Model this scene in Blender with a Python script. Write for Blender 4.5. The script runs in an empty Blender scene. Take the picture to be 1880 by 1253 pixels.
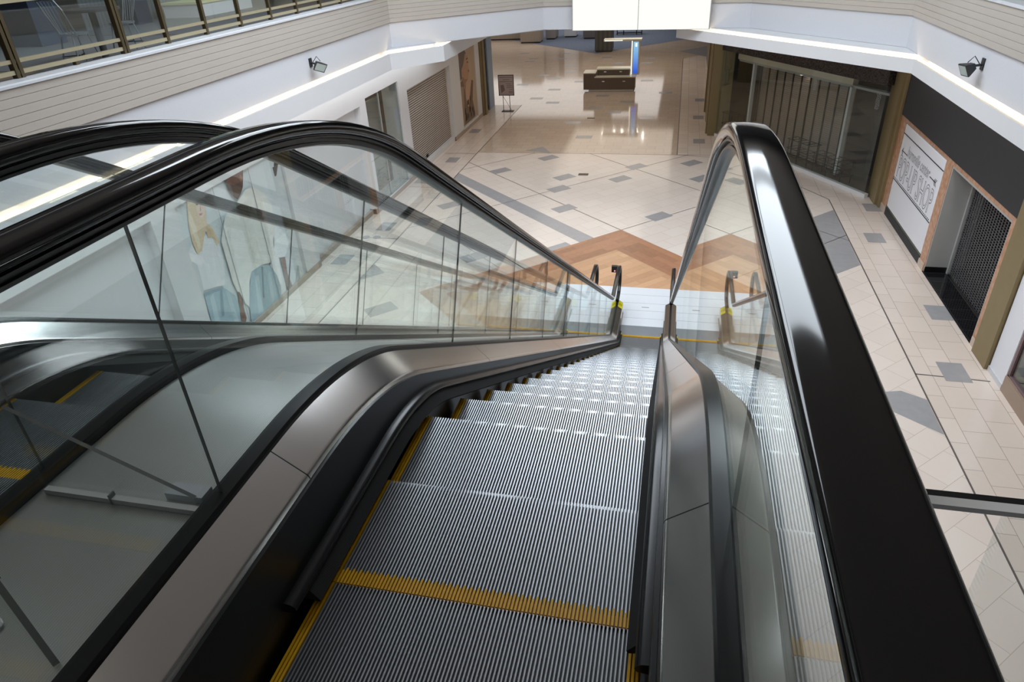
import bpy, bmesh, math, random
from mathutils import Vector, Matrix
random.seed(7)
S = bpy.context.scene
COL = S.collection
PI = math.pi
T30 = math.tan(PI/6); T15 = math.tan(PI/12)

# ------------------------------------------------------------------ materials
MATS = {}
def nt(name):
    m = bpy.data.materials.new(name); m.use_nodes = True
    t = m.node_tree; t.nodes.clear()
    o = t.nodes.new('ShaderNodeOutputMaterial')
    MATS[name] = m
    return m, t, o
def lk(t, a, b): t.links.new(a, b)
def pbsdf(t, o, col=(.8,.8,.8), rough=.5, metal=0, spec=.5):
    b = t.nodes.new('ShaderNodeBsdfPrincipled')
    b.inputs['Base Color'].default_value = (*col, 1)
    b.inputs['Roughness'].default_value = rough
    b.inputs['Metallic'].default_value = metal
    b.inputs['Specular IOR Level'].default_value = spec
    lk(t, b.outputs[0], o.inputs[0])
    return b
def coords(t, scale=(1,1,1), rot=(0,0,0), loc=(0,0,0)):
    c = t.nodes.new('ShaderNodeTexCoord'); m = t.nodes.new('ShaderNodeMapping')
    m.inputs['Scale'].default_value = scale; m.inputs['Rotation'].default_value = rot; m.inputs['Location'].default_value = loc
    lk(t, c.outputs['Object'], m.inputs[0]); return m
def noise(t, vec, scale, detail=2):
    n = t.nodes.new('ShaderNodeTexNoise'); n.inputs['Scale'].default_value = scale; n.inputs['Detail'].default_value = detail
    lk(t, vec.outputs[0], n.inputs['Vector']); return n
def mixc(t, fac, a, b):
    m = t.nodes.new('ShaderNodeMix'); m.data_type = 'RGBA'
    if isinstance(fac, float): m.inputs[0].default_value = fac
    else: lk(t, fac, m.inputs[0])
    for i, v in ((6, a), (7, b)):
        if isinstance(v, tuple): m.inputs[i].default_value = (*v, 1)
        else: lk(t, v, m.inputs[i])
    return m.outputs[2]
def bump(t, b, h, strength=.2, dist=.01):
    n = t.nodes.new('ShaderNodeBump'); n.inputs['Strength'].default_value = strength; n.inputs['Distance'].default_value = dist
    lk(t, h, n.inputs['Height']); lk(t, n.outputs[0], b.inputs['Normal'])

def plain(name, col, rough=.5, metal=0, var=.06, scale=3., spec=.5):
    m, t, o = nt(name); b = pbsdf(t, o, col, rough, metal, spec)
    n = noise(t, coords(t), scale)
    lk(t, mixc(t, n.outputs[0], tuple(max(0, c*(1-var)) for c in col), tuple(min(1, c*(1+var)) for c in col)), b.inputs['Base Color'])
    return m
def emit(name, col, strength):
    m, t, o = nt(name); e = t.nodes.new('ShaderNodeEmission')
    e.inputs[0].default_value = (*col, 1); e.inputs[1].default_value = strength
    lk(t, e.outputs[0], o.inputs[0]); return m
def tiles(name, c1, c2, mortar, w, h, rot=0, rough=.2, msize=.004, loc=(0,0,0), spec=.5, bias=0., offset=.5, grain=.10):
    m, t, o = nt(name); b = pbsdf(t, o, c1, rough, 0, spec)
    mp = coords(t, rot=(0,0,rot), loc=loc)
    k = t.nodes.new('ShaderNodeTexBrick'); lk(t, mp.outputs[0], k.inputs['Vector'])
    k.inputs['Color1'].default_value = (*c1,1); k.inputs['Color2'].default_value = (*c2,1); k.inputs['Mortar'].default_value = (*mortar,1)
    k.inputs['Scale'].default_value = 1; k.inputs['Mortar Size'].default_value = msize; k.inputs['Mortar Smooth'].default_value = .1
    k.inputs['Bias'].default_value = bias; k.inputs['Brick Width'].default_value = w; k.inputs['Row Height'].default_value = h
    k.offset = offset
    n = noise(t, coords(t), 9, 4)
    lk(t, mixc(t, n.outputs[0], k.outputs[0], mixc(t, float(grain), k.outputs[0], (1,.93,.85))), b.inputs['Base Color'])
    bump(t, b, k.outputs['Fac'], -.15, .002)
    return m
def glass(name, tint, gain=1.):
    m, t, o = nt(name)
    g = t.nodes.new('ShaderNodeNewGeometry'); f = t.nodes.new('ShaderNodeFresnel')
    mr = t.nodes.new('ShaderNodeMapRange'); mr.inputs[3].default_value = 1.5; mr.inputs[4].default_value = 1/1.5
    lk(t, g.outputs['Backfacing'], mr.inputs[0]); lk(t, mr.outputs[0], f.inputs[0])
    tr = t.nodes.new('ShaderNodeBsdfTransparent'); tr.inputs[0].default_value = (*tint,1)
    gl = t.nodes.new('ShaderNodeBsdfGlossy'); gl.inputs['Roughness'].default_value = .0; gl.inputs[0].default_value = (.97,1,.98,1)
    mx = t.nodes.new('ShaderNodeMixShader'); lk(t, f.outputs[0], mx.inputs[0]); lk(t, tr.outputs[0], mx.inputs[1]); lk(t, gl.outputs[0], mx.inputs[2])
    lk(t, mx.outputs[0], o.inputs[0]); return m
def stripes(name, c1, c2, axis, period, rough=.4, metal=0, duty=.5, strength=.3):
    m, t, o = nt(name); b = pbsdf(t, o, c1, rough, metal)
    c = t.nodes.new('ShaderNodeTexCoord'); s = t.nodes.new('ShaderNodeSeparateXYZ'); lk(t, c.outputs['Object'], s.inputs[0])
    d = t.nodes.new('ShaderNodeMath'); d.operation = 'DIVIDE'; lk(t, s.outputs[axis], d.inputs[0]); d.inputs[1].default_value = period
    fr = t.nodes.new('ShaderNodeMath'); fr.operation = 'FRACT'; lk(t, d.outputs[0], fr.inputs[0])
    gt = t.nodes.new('ShaderNodeMath'); gt.operation = 'GREATER_THAN'; lk(t, fr.outputs[0], gt.inputs[0]); gt.inputs[1].default_value = duty
    lk(t, mixc(t, gt.outputs[0], c1, c2), b.inputs['Base Color']); bump(t, b, gt.outputs[0], strength, .003)
    return m
def speckle(name, c1, c2, scale, rough=.3):
    m, t, o = nt(name); b = pbsdf(t, o, c1, rough)
    v = t.nodes.new('ShaderNodeTexVoronoi'); v.inputs['Scale'].default_value = scale; lk(t, coords(t).outputs[0], v.inputs['Vector'])
    r = t.nodes.new('ShaderNodeValToRGB'); r.color_ramp.elements[0].position = .25; r.color_ramp.elements[1].position = .7
    r.color_ramp.elements[0].color = (*c2,1); r.color_ramp.elements[1].color = (*c1,1)
    n = noise(t, coords(t), scale*.7, 5); lk(t, mixc(t, .5, v.outputs['Distance'], n.outputs[0]), r.inputs[0]); lk(t, r.outputs[0], b.inputs['Base Color'])
    return m

def brushed(name, col, rough, streak=(1,60,1)):
    m, t, o = nt(name); b = pbsdf(t, o, col, rough, 1)
    n = noise(t, coords(t, scale=streak), 3, 3)
    mr = t.nodes.new('ShaderNodeMapRange'); mr.inputs[3].default_value = rough*.95; mr.inputs[4].default_value = rough*1.05
    lk(t, n.outputs[0], mr.inputs[0]); lk(t, mr.outputs[0], b.inputs['Roughness'])
    lk(t, mixc(t, n.outputs[0], tuple(c*.99 for c in col), tuple(min(1,c*1.01) for c in col)), b.inputs['Base Color'])
    return m

BEIGE1, BEIGE2, GROUT = (.76,.655,.58), (.70,.59,.515), (.38,.31,.26)
M_AISLE = tiles('aisle tile', BEIGE1, BEIGE2, GROUT, .65, .44, rot=PI/2, rough=.2, loc=(0,0,0), msize=.005)
M_DIAG = tiles('diagonal tile', (.79,.69,.615), (.75,.645,.57), (.52,.43,.36), .70, .47, rot=-PI/4, rough=.16, msize=.004)
M_CORR = tiles('corridor tile', (.62,.50,.40), (.57,.455,.36), (.36,.28,.22), .65, .44, rough=.08, msize=.005)
M_GREYT = plain('grey tile', (.36,.35,.355), .2, 0, .1, 6)
M_LINE = plain('dark joint line', (.12,.10,.09), .4)
M_WOODB = tiles('dark wood border', (.44,.19,.085), (.29,.115,.048), (.18,.07,.03), 1.1, .2, rot=-PI/4, rough=.3, msize=.002)
M_WOODB2 = tiles('dark wood border crosswise', (.44,.19,.085), (.29,.115,.048), (.18,.07,.03), 1.1, .2, rot=PI/4, rough=.3, msize=.002)
M_WOODI = tiles('light wood planks', (.66,.37,.195), (.48,.245,.115), (.30,.14,.065), 1.3, .2, rot=-PI/4, rough=.28, msize=.002)
M_CARPET = speckle('blue carpet', (.09,.115,.17), (.15,.18,.25), 14, .9)
M_WHITE = plain('white painted wall', (.70,.70,.715), .6, 0, .02)
M_FASCIA = speckle('white stucco', (.62,.625,.66), (.59,.595,.63), 60, .7)
M_SIDING = plain('beige siding', (.46,.415,.37), .55, 0, .04)
M_LEDGE = plain('grey ledge', (.62,.63,.66), .35)
M_CREAM = plain('cream soffit edge', (.70,.62,.50), .6, 0, .03)
M_BASEB = plain('tan baseboard', (.36,.28,.22), .4)
M_GOLD = plain('olive gold pilaster', (.26,.20,.10), .45, .3, .08, 5)
M_BRONZE = plain('bronze paint', (.085,.062,.03), .4, .3)
M_BRONZEL = plain('light bronze rail', (.42,.36,.235), .4, .3)
M_RUBBER = plain('black handrail rubber', (.012,.011,.011), .07, 0, .1, 8)
M_GUIDE = plain('dark handrail guide', (.028,.031,.034), .28, .0)
M_BLACK = plain('black channel', (.008,.008,.009), .3)
M_SKIRT = plain('black skirt panel', (.012,.013,.014), .32, 0, .2, 4)
M_BRUSH = plain('dark brush holder', (.018,.019,.021), .26, .2)
M_BRIST = stripes('black bristles', (.006,.006,.007), (.014,.014,.014), 1, .006, .8)
M_STEEL = brushed('stainless deck', (.74,.72,.70), .2)
M_STEELD = brushed('stainless newel', (.74,.69,.62), .5)
M_RIBDECK = stripes('ribbed steel deck', (.60,.60,.57), (.68,.68,.65), 0, .006, .34, .85, .5, .08)
M_TREAD = plain('aluminium tread ridge', (.47,.485,.51), .36, .8, .06, 20)
M_TREADG = plain('tread groove', (.085,.09,.095), .5, .3, .2, 30)
M_YELLOW = plain('yellow step edge', (.76,.42,.006), .45, 0, .2, 25)
M_YLABEL = plain('yellow label', (.85,.72,.01), .5, 0, .03)
M_INK = plain('black ink', (.02,.02,.022), .6)
M_PLATE = stripes('white ribbed landing plate', (.80,.82,.86), (.70,.72,.76), 1, .012, .35, .1, .6, .1)
M_COMB = stripes('grey comb plate', (.40,.43,.47), (.28,.30,.33), 0, .012, .4, .7, .5, .3)
M_GLASS = glass('balustrade glass', (.958,.986,.986))
M_SHOPGL = glass('shop glass', (.90,.935,.925))
M_ACRYL = glass('clear acrylic', (.95,.96,.955))
M_EDGE = plain('dark glass edge', (.21,.23,.22), .08)
M_EDGEL = plain('polished glass edge', (.72,.70,.66), .2)
M_CONC = plain('ceiling paint', (.55,.55,.55), .8)
M_DARK = plain('dark shop interior', (.045,.04,.036), .7)
M_BROWNI = plain('brown shop interior', (.13,.105,.085), .6)
M_TUBE = emit('cove tube', (1,.84,.62), 7)
M_PANEL = emit('lit sign panel', (1,1,.92), 1.05)
M_SIGNFR = plain('sign frame', (.45,.46,.47), .4, .5)
M_MARBLE = speckle('orange marble', (.44,.215,.115), (.56,.34,.225), 9, .25)
M_SIGNBLK = plain('charcoal sign band', (.022,.024,.029), .6, 0, .1, 8)
M_PANELW = plain('white sign board', (.80,.81,.86), .45, 0, .01)
M_GRANITE = speckle('dark speckled granite', (.008,.007,.007), (.075,.06,.058), 26, .25)
M_SHUT = stripes('roller shutter slats', (.46,.41,.36), (.20,.17,.15), 2, .075, .5, .2, .72, .6)
M_BLKTILE = tiles('black entrance tile', (.008,.008,.009), (.011,.011,.012), (.05,.05,.05), .45, .45, rough=.06, offset=0., spec=.3, grain=0.)
M_GRILLE = plain('grey grille metal', (.13,.13,.135), .4, .3)
M_JAMB = plain('grey jamb', (.42,.42,.41), .5)
M_GREEN = plain('green plinth', (.03,.05,.03), .35)
M_REDGL = plain('dark red display', (.10,.02,.022), .12)
M_TEAL = plain('teal floor mat', (.30,.42,.42), .5)
M_WOODK = stripes('dark striped kiosk wood', (.15,.11,.085), (.105,.075,.058), 0, .07, .35)
M_WOODL = stripes('pale striped wood', (.33,.28,.23), (.27,.225,.18), 0, .12, .5)
M_KTOP = plain('pale kiosk counter', (.70,.68,.55), .3)
M_KLIT = emit('lit kiosk edge', (1,1,.85), 1.6)
def blue_grad():
    m, t, o = nt('blue lightbox print'); e = t.nodes.new('ShaderNodeEmission')
    c = t.nodes.new('ShaderNodeTexCoord'); s = t.nodes.new('ShaderNodeSeparateXYZ'); lk(t, c.outputs['Object'], s.inputs[0])
    mr = t.nodes.new('ShaderNodeMapRange'); mr.inputs[1].default_value = .9; mr.inputs[2].default_value = 2.3; lk(t, s.outputs[2], mr.inputs[0])
    r = t.nodes.new('ShaderNodeValToRGB'); r.color_ramp.elements[0].color = (.04,.13,.75,1); r.color_ramp.elements[1].color = (.35,.68,.90,1)
    lk(t, mr.outputs[0], r.inputs[0]); lk(t, r.outputs[0], e.inputs[0]); e.inputs[1].default_value = .9; lk(t, e.outputs[0], o.inputs[0]); return m
M_BLUELB = blue_grad()
M_CHAIR = plain('grey chair metal', (.30,.33,.36), .35, .7)
M_TABLE = plain('dark table', (.06,.06,.065), .4)
M_BLUEP = plain('navy panel', (.035,.048,.085), .6)
M_YELB = plain('pale yellow counter', (.85,.78,.40), .5)
M_AQUA = plain('aqua board', (.45,.70,.66), .5)
M_UPFL = plain('brown upper floor', (.20,.155,.12), .5)
M_UPFG = plain('grey upper carpet', (.17,.175,.18), .9)
M_FLOODL = plain('floodlight lens', (.45,.55,.55), .08)
M_FLOOD = plain('black floodlight housing', (.02,.022,.025), .45)
M_RED = emit('red lamp', (1,.35,.38), 1.1)
M_WIRE = plain('black wire', (.015,.015,.015), .4, .5)
M_DECAL = plain('white decal', (.42,.45,.45), .5)
M_PAPER = plain('lilac notice paper', (.50,.42,.43), .6, 0, .03)
M_SHADE = plain('mauve print', (.24,.18,.19), .6)

# ------------------------------------------------------------------ mesh builder
class MB:
    def __init__(s): s.v = []; s.f = []; s.m = []
    def add(s, vs, fs, mi=0):
        o = len(s.v); s.v += [tuple(v) for v in vs]; s.f += [tuple(o+i for i in f) for f in fs]; s.m += [mi]*len(fs)
    def box(s, a, b, mi=0):
        x0,y0,z0 = (min(a[i],b[i]) for i in range(3)); x1,y1,z1 = (max(a[i],b[i]) for i in range(3))
        s.add([(x0,y0,z0),(x1,y0,z0),(x1,y1,z0),(x0,y1,z0),(x0,y0,z1),(x1,y0,z1),(x1,y1,z1),(x0,y1,z1)],
              [(0,3,2,1),(4,5,6,7),(0,1,5,4),(1,2,6,5),(2,3,7,6),(3,0,4,7)], mi)
    def quad(s, p, mi=0): s.add(p, [tuple(range(len(p)))], mi)
    def prism(s, poly, z0, z1, mi=0, mtop=None):            # poly in XY, extruded in Z
        a = sum(poly[i][0]*poly[(i+1)%len(poly)][1]-poly[(i+1)%len(poly)][0]*poly[i][1] for i in range(len(poly)))
        if a < 0: poly = poly[::-1]
        n = len(poly)
        s.add([(x,y,z0) for x,y in poly]+[(x,y,z1) for x,y in poly], [tuple(range(n))[::-1]]+[(i,(i+1)%n,n+(i+1)%n,n+i) for i in range(n)], mi)
        s.add([(x,y,z1) for x,y in poly], [tuple(range(n))], mi if mtop is None else mtop)
    def tube(s, pts, r, n=8, mi=0, closed=False):
        pts = [Vector(p) for p in pts]; k = len(pts); vs = []; fs = []; up = None
        for i, p in enumerate(pts):
            d = (pts[min(i+1,k-1)]-pts[max(i-1,0)]) if not closed else (pts[(i+1)%k]-pts[i-1])
            d.normalize()
            if up is None or abs(up.dot(d)) > .95: up = Vector((0,0,1)) if abs(d.z) < .9 else Vector((1,0,0))
            a = d.cross(up).normalized(); b = a.cross(d).normalized(); up = b
            for j in range(n):
                t = 2*PI*j/n; vs.append(p+a*math.cos(t)*r+b*math.sin(t)*r)
        for i in range(k if closed else k-1):
            for j in range(n):
                fs.append((i*n+j, i*n+(j+1)%n, ((i+1)%k)*n+(j+1)%n, ((i+1)%k)*n+j))
        if not closed: fs += [tuple(range(n))[::-1], tuple((k-1)*n+j for j in range(n))]
        s.add(vs, fs, mi)
    def cyl(s, c, r, z0, z1, n=20, mi=0):
        s.prism([(c[0]+r*math.cos(2*PI*i/n), c[1]+r*math.sin(2*PI*i/n)) for i in range(n)], z0, z1, mi)
    def obox(s, c, u, w, hu, hw, z0, z1, mi=0):              # box on axes u,w (2D unit vectors)
        P = [(c[0]+a*hu*u[0]+b*hw*w[0], c[1]+a*hu*u[1]+b*hw*w[1]) for a,b in ((-1,-1),(1,-1),(1,1),(-1,1))]
        s.prism(P, z0, z1, mi)
    def sweep(s, prof, path, x0, closed=True, caps=True, mi=0, mis=None):   # prof (dx,dn); path list of ((Y,Z),(ny,nz))
        n = len(prof); k = len(path); vs = []; 
        for (P, N) in path:
            for dx, dn in prof: vs.append((x0+dx, P[0]+N[0]*dn, P[1]+N[1]*dn))
        o = len(s.v); s.v += vs
        for i in range(k-1):
            for j in range(n if closed else n-1):
                s.f.append((o+i*n+j, o+i*n+(j+1)%n, o+(i+1)*n+(j+1)%n, o+(i+1)*n+j)); s.m.append(mis[j] if mis else mi)
        if caps and closed:
            s.f.append(tuple(o+j for j in range(n))[::-1]); s.m.append(mi)
            s.f.append(tuple(o+(k-1)*n+j for j in range(n))); s.m.append(mi)
    def build(s, name, mats, parent=None, smooth=None, bevel=0):
        me = bpy.data.meshes.new(name); me.from_pydata(s.v, [], s.f)
        if not isinstance(mats, (list, tuple)): mats = [mats]
        for m in mats: me.materials.append(m)
        me.polygons.foreach_set('material_index', s.m)
        bm = bmesh.new(); bm.from_mesh(me); bmesh.ops.recalc_face_normals(bm, faces=bm.faces); bm.to_mesh(me); bm.free()
        me.update()
        ob = bpy.data.objects.new(name, me); COL.objects.link(ob)
        if parent is not None: ob.parent = parent
        if smooth is not None:
            me.polygons.foreach_set('use_smooth', [True]*len(me.polygons))
            try: me.set_sharp_from_angle(angle=math.radians(smooth))
            except Exception: pass
        if bevel:
            b = ob.modifiers.new('bevel', 'BEVEL'); b.width = bevel; b.segments = 2; b.limit_method = 'ANGLE'
        return ob
def tag(o, label=None, cat=None, group=None, kind=None):
    if label: o['label'] = label
    if cat: o['category'] = cat
    if group: o['group'] = group
    if kind: o['kind'] = kind
    return o
def empty(name, label, cat, loc=(0,0,0), group=None):
    o = bpy.data.objects.new(name, None); o.empty_display_size = .2; COL.objects.link(o); o.location = loc
    return tag(o, label, cat, group)
def struct(o, label=None): 
    o['kind'] = 'structure'
    if label: o['label'] = label
    o['category'] = o.name.split('_')[0]
    return o
def rebase(root):
    """give children their place relative to the Empty at the thing's base"""
    bpy.context.view_layer.update()
    for c in root.children: c.matrix_parent_inverse = Matrix.Translation(root.location).inverted()
def copy_tree(o, parent=None):
    c = o.copy(); COL.objects.link(c)
    if parent is not None: c.parent = parent
    for ch in list(o.children): copy_tree(ch, c)
    return c
def text_mesh(body, size, outline=0, sx=1., font_fill=True):
    cu = bpy.data.curves.new('lettering', 'FONT'); cu.body = body; cu.size = size; cu.align_x = 'CENTER'; cu.align_y = 'CENTER'
    if outline: cu.fill_mode = 'NONE'; cu.bevel_depth = outline; cu.bevel_resolution = 0
    else: cu.extrude = .002
    cu.resolution_u = 4
    ob = bpy.data.objects.new('lettering', cu); COL.objects.link(ob)
    dg = bpy.context.evaluated_depsgraph_get(); me = bpy.data.meshes.new_from_object(ob.evaluated_get(dg))
    vs = [tuple(v.co) for v in me.vertices]; fs = [tuple(p.vertices) for p in me.polygons]
    bpy.data.objects.remove(ob); bpy.data.curves.remove(cu); bpy.data.meshes.remove(me)
    return [(x*sx, y, z) for x,y,z in vs], fs
def clip(poly, f):                                           # keep where f(p) >= 0, f linear
    out = []
    for i in range(len(poly)):
        a, b = poly[i], poly[(i+1)%len(poly)]; fa, fb = f(a), f(b)
        if fa >= 0: out.append(a)
        if (fa >= 0) != (fb >= 0):
            t = fa/(fa-fb); out.append((a[0]+(b[0]-a[0])*t, a[1]+(b[1]-a[1])*t))
    return out
def band(rect, kind, s0, s1):                                # |diagonal| strip clipped to a rectangle
    g = (lambda p: p[0]+p[1]) if kind == '+' else (lambda p: p[1]-p[0])
    return clip(clip(rect, lambda p: g(p)-s0), lambda p: s1-g(p))

# ------------------------------------------------------------------ camera
YAW, PIT, ROL = math.radians(14.3456), math.radians(30.856), math.radians(3.2824)
CAM = Vector((.411, 0, 7.3))
fw = Vector((-math.sin(YAW)*math.cos(PIT), math.cos(YAW)*math.cos(PIT), -math.sin(PIT)))
r0 = Vector((math.cos(YAW), math.sin(YAW), 0)); d0 = fw.cross(r0)
rr = math.cos(ROL)*r0 + math.sin(ROL)*d0; dd = -math.sin(ROL)*r0 + math.cos(ROL)*d0
cd = bpy.data.cameras.new('camera'); cam = bpy.data.objects.new('camera', cd); COL.objects.link(cam)
cd.sensor_fit = 'HORIZONTAL'; cd.sensor_width = 36; cd.lens = 36*1253/1880; cd.clip_start = .02; cd.clip_end = 300
cam.matrix_world = Matrix(((rr.x, -dd.x, -fw.x, CAM.x), (rr.y, -dd.y, -fw.y, CAM.y), (rr.z, -dd.z, -fw.z, CAM.z), (0,0,0,1)))
S.camera = cam

XL, XR = -8.48, 6.29          # shop fronts
# ------------------------------------------------------------------ lower floor
fl = MB()
fmats = [M_AISLE, M_DIAG, M_CORR, M_GREYT, M_LINE, M_WOODB, M_WOODI, M_CARPET, M_WOODB2]
fl.box((-32,-6,-.2), (16,82,0), 0)
def flat(poly, z, mi):
    if len(poly) > 2: fl.add([(x,y,z) for x,y in poly], [tuple(range(len(poly)))], mi)
DIAG = [(-7.1,1.0),(5.0,1.0),(5.0,21.2),(2.35,25.7),(-7.1,25.7)]
flat(DIAG, .001, 1)
CORR = [(-7.1,25.7),(.5,25.7),(.5,47),(3,50),(3,78),(-30,78),(-30,34),(-7.1,34)]
flat(CORR, .001, 2)
def strip(x0,y0,x1,y1,w=.03,z=.002,mi=4):
    d = Vector((x1-x0,y1-y0)).normalized(); n = Vector((-d.y,d.x))*w/2
    flat([(x0-n.x,y0-n.y),(x1-n.x,y1-n.y),(x1+n.x,y1+n.y),(x0+n.x,y0+n.y)], z, mi)
for a in ((-7.1,1,-7.1,34),(5,1,5,21.2),(.5,25.7,.5,47),(-7.1,25.7,2.35,25.7),(-7.1,30.95,.5,30.95),(5,21.2,2.35,25.7),(.5,25.7,2.3,25.3),
          (-7.1,16.9,-8.4,16.9),(-7.1,25.5,-8.4,25.5),(-7.1,21.4,-8.4,21.4),(5,11.72,6.2,11.65)): strip(*a)
RECT = clip(DIAG, lambda p: p[1]-14.6)
for k in (5.9, 11.6, 17.27, 23.0, 28.6): flat(band(RECT,'+',k-.02,k+.02), .002, 4)
for k in (2.0, 7.7, 13.4, 19.08, 24.8, 30.5): flat(band(RECT,'-',k-.02,k+.02), .002, 4)
left = [(-7.1,1),(-.91,1),(-.91,25.7),(-7.1,25.7)]; right = clip(DIAG, lambda p: p[0]+.91)
flat(band(left,'+',15.25,15.95), .0015, 3)
flat([(-7.1,14.2),(-6.6,14.7),(-7.1,15.2)], .0015, 3)
flat([(4.98,16.5),(4.98,20.3),(2.6,17.9),(2.6,14.3)], .0015, 3)
flat([(4.98,9.92),(4.98,10.9),(4.62,11.12),(3.8,10.9)], .0015, 3)
for x,y in ((-4.19,26.42),):
    pass
def gt(x,y,w,h,rot,z=.0025):
    c, s_ = math.cos(rot), math.sin(rot)
    P = [(x+a*w/2*c-b*h/2*s_, y+a*w/2*s_+b*h/2*c) for a,b in ((-1,-1),(1,-1),(1,1),(-1,1))]
    flat(P, z, 3)
for x,y in ((-4.19,25.08),(-5.64,23.4),(-3.23,22.81),(-3.22,21.57),(-1.32,22.75),(-.87,24.17),(1.02,24.7),(-2.76,19.76),(.09,19.34),
            (1.33,22.96),(2.43,22.7),(-4.56,15.93),(-6.42,19.74),(-5.94,12.81),(-6.3,11.2),(3.6,20.3),(-2.4,16.75)): gt(x,y,.70,.47,PI/4)
for x,y in ((-3.25,28.1),(-7.25+.6,35.52),(-5.65,34.53),(-2.03,34.67),(-3.36,33.43),(-2.45,32.47),(-.9,31.44),(-4.05,30.5),(-8.13,39.15),(-6.1,37.72),
            (-3.36,36.08),(-.26,36.76),(-7.46,41.9),(-6.57,40.9),(-6.06,43.15),(-5.0,39.86),(-9.24,48),(-7.28,47.81),(-9.29,46.89),(-6.31,45.1),
            (-3.43,45.74),(-4.36,48.03),(-1.54,47.4),(-1.65,45.66),(-1.35,39.99),(-7.38,49.92),(-10.33,50.37)): gt(x,y,.66,.46,0)
for x,y in ((-7.8,24.62),(-8.1,28.95),(-8.15,22.11),(-7.78,17.79),(-8.07,15.36),(6.07,20.59),(5.66,18.28),(6.07,14.22),(5.68,11.88),(1.3,27.6),(1.3,31.5),(1.4,35)): gt(x,y,.44,.65,0)
flat([(-5.28,26.0),(-4.2,25.72),(-4.68,26.6)], .0025, 3)
# wooden zone
WC = (-.91,18.2)
W = [WC,(3.53,13.76),(2.1,12.3),(-3.92,12.3),(-5.35,13.76)]
flat(W, .004, 6)
bw = 1.0
flat(clip(W, lambda p: bw-(17.29-(p[0]+p[1]))*0 - ((19.11-(p[1]-p[0]))/math.sqrt(2)) ), .006, 5)
flat(clip(W, lambda p: bw-((17.29-(p[0]+p[1]))/math.sqrt(2))), .005, 8)
# carpet and grey zones far away
flat([(-5.28,49.7),(9,64),(9,80),(-30,80),(-30,74.4)], .004, 7)
flat([(.2,50.0),(2.4,47.0),(5,49.5),(5,55.5)], .003, 3)
floor = struct(fl.build('floor', fmats), 'polished beige tiled mall floor with grey tiles and a wooden zone')

# small things set in the floor
def slab_thing(name, label, cat, c, w, d, m, group=None, rnd=False):
    b = MB()
    if rnd: b.cyl(c, w, .003, .012, 24)
    else: b.box((c[0]-w/2,c[1]-d/2,.003),(c[0]+w/2,c[1]+d/2,.012))
    return tag(b.build(name, m), label, cat, group)
slab_thing('floor_box', 'small dark rectangular floor box cover in the middle of the diagonal tiles', 'floor box', (-2.62,23.15), .34, .2, M_BRONZE)
slab_thing('floor_box', 'small dark floor box cover on the corridor tiles nearer the kiosk', 'floor box', (-3.36,31.34), .34, .2, M_BRONZE)
slab_thing('floor_cover', 'round grey floor cover by the left shop wall, nearer that wall', 'floor cover', (-8.06,16.92), .11, 0, M_GREYT, rnd=True)
slab_thing('floor_cover', 'round grey floor cover by the left shop wall, farther from that wall', 'floor cover', (-7.74,16.95), .11, 0, M_GREYT, rnd=True)

# ------------------------------------------------------------------ ring around the atrium
RING = [(-7.55,-4),(-7.55,19.45),(-3.8,22.65),(2.2,21.85),(5.25,17.85),(5.25,-4)]
def offs(poly, d):                                           # d>0: towards the atrium (right of travel)
    out = []
    for i,p in enumerate(poly):
        ns = []
        for a,b in ((i-1,i),(i,i+1)):
            if a < 0 or b >= len(poly): continue
            e = Vector((poly[b][0]-poly[a][0], poly[b][1]-poly[a][1])).normalized(); ns.append(Vector((e.y,-e.x)))
        n = ns[0] if len(ns) == 1 else (ns[0]+ns[1]).normalized()
        k = 1 if len(ns) == 1 else 1/max(.3, n.dot(ns[0]))
        out.append((p[0]+n.x*d*k, p[1]+n.y*d*k))
    return out
def ringsweep(mb, prof, poly, mi=0, mis=None):               # prof list of (d,z), closed
    rows = [offs(poly, d) for d,z in prof]; n = len(prof); k = len(poly); o = len(mb.v)
    for i in range(k):
        for j in range(n): mb.v.append((rows[j][i][0], rows[j][i][1], prof[j][1]))
    for i in range(k-1):
        for j in range(n):
            mb.f.append((o+i*n+j, o+i*n+(j+1)%n, o+(i+1)*n+(j+1)%n, o+(i+1)*n+j)); mb.m.append(mis[j] if mis else mi)
    mb.f.append(tuple(o+j for j in range(n))); mb.m.append(mi); mb.f.append(tuple(o+(k-1)*n+j for j in range(n))); mb.m.append(mi)
b = MB(); ringsweep(b, [(0,4.69),(0,5.36),(-.25,5.36),(-.25,4.69)], RING); struct(b.build('trim_1', M_FASCIA), 'white stucco fascia band running round the balcony edge')
b = MB(); prof = []
nb = 6; h0, h1 = 5.34, 5.98
for i in range(nb):
    z0 = h0+(h1-h0)*i/nb; z1 = h0+(h1-h0)*(i+1)/nb
    prof += [(.036,z0),(.045,z0+.004),(.044,z1-.006),(.036,z1-.002)]
prof += [(-.2,h1),(-.2,h0)]
ringsweep(b, prof, RING); struct(b.build('trim_2', M_SIDING), 'beige grooved boards cladding the balcony edge')
b = MB(); ringsweep(b, [(.07,5.98),(.07,6.01),(.05,6.025),(-.32,6.025),(-.32,5.98)], RING); struct(b.build('trim_3', M_LEDGE), 'pale grey ledge cap on top of the balcony boards')

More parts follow.
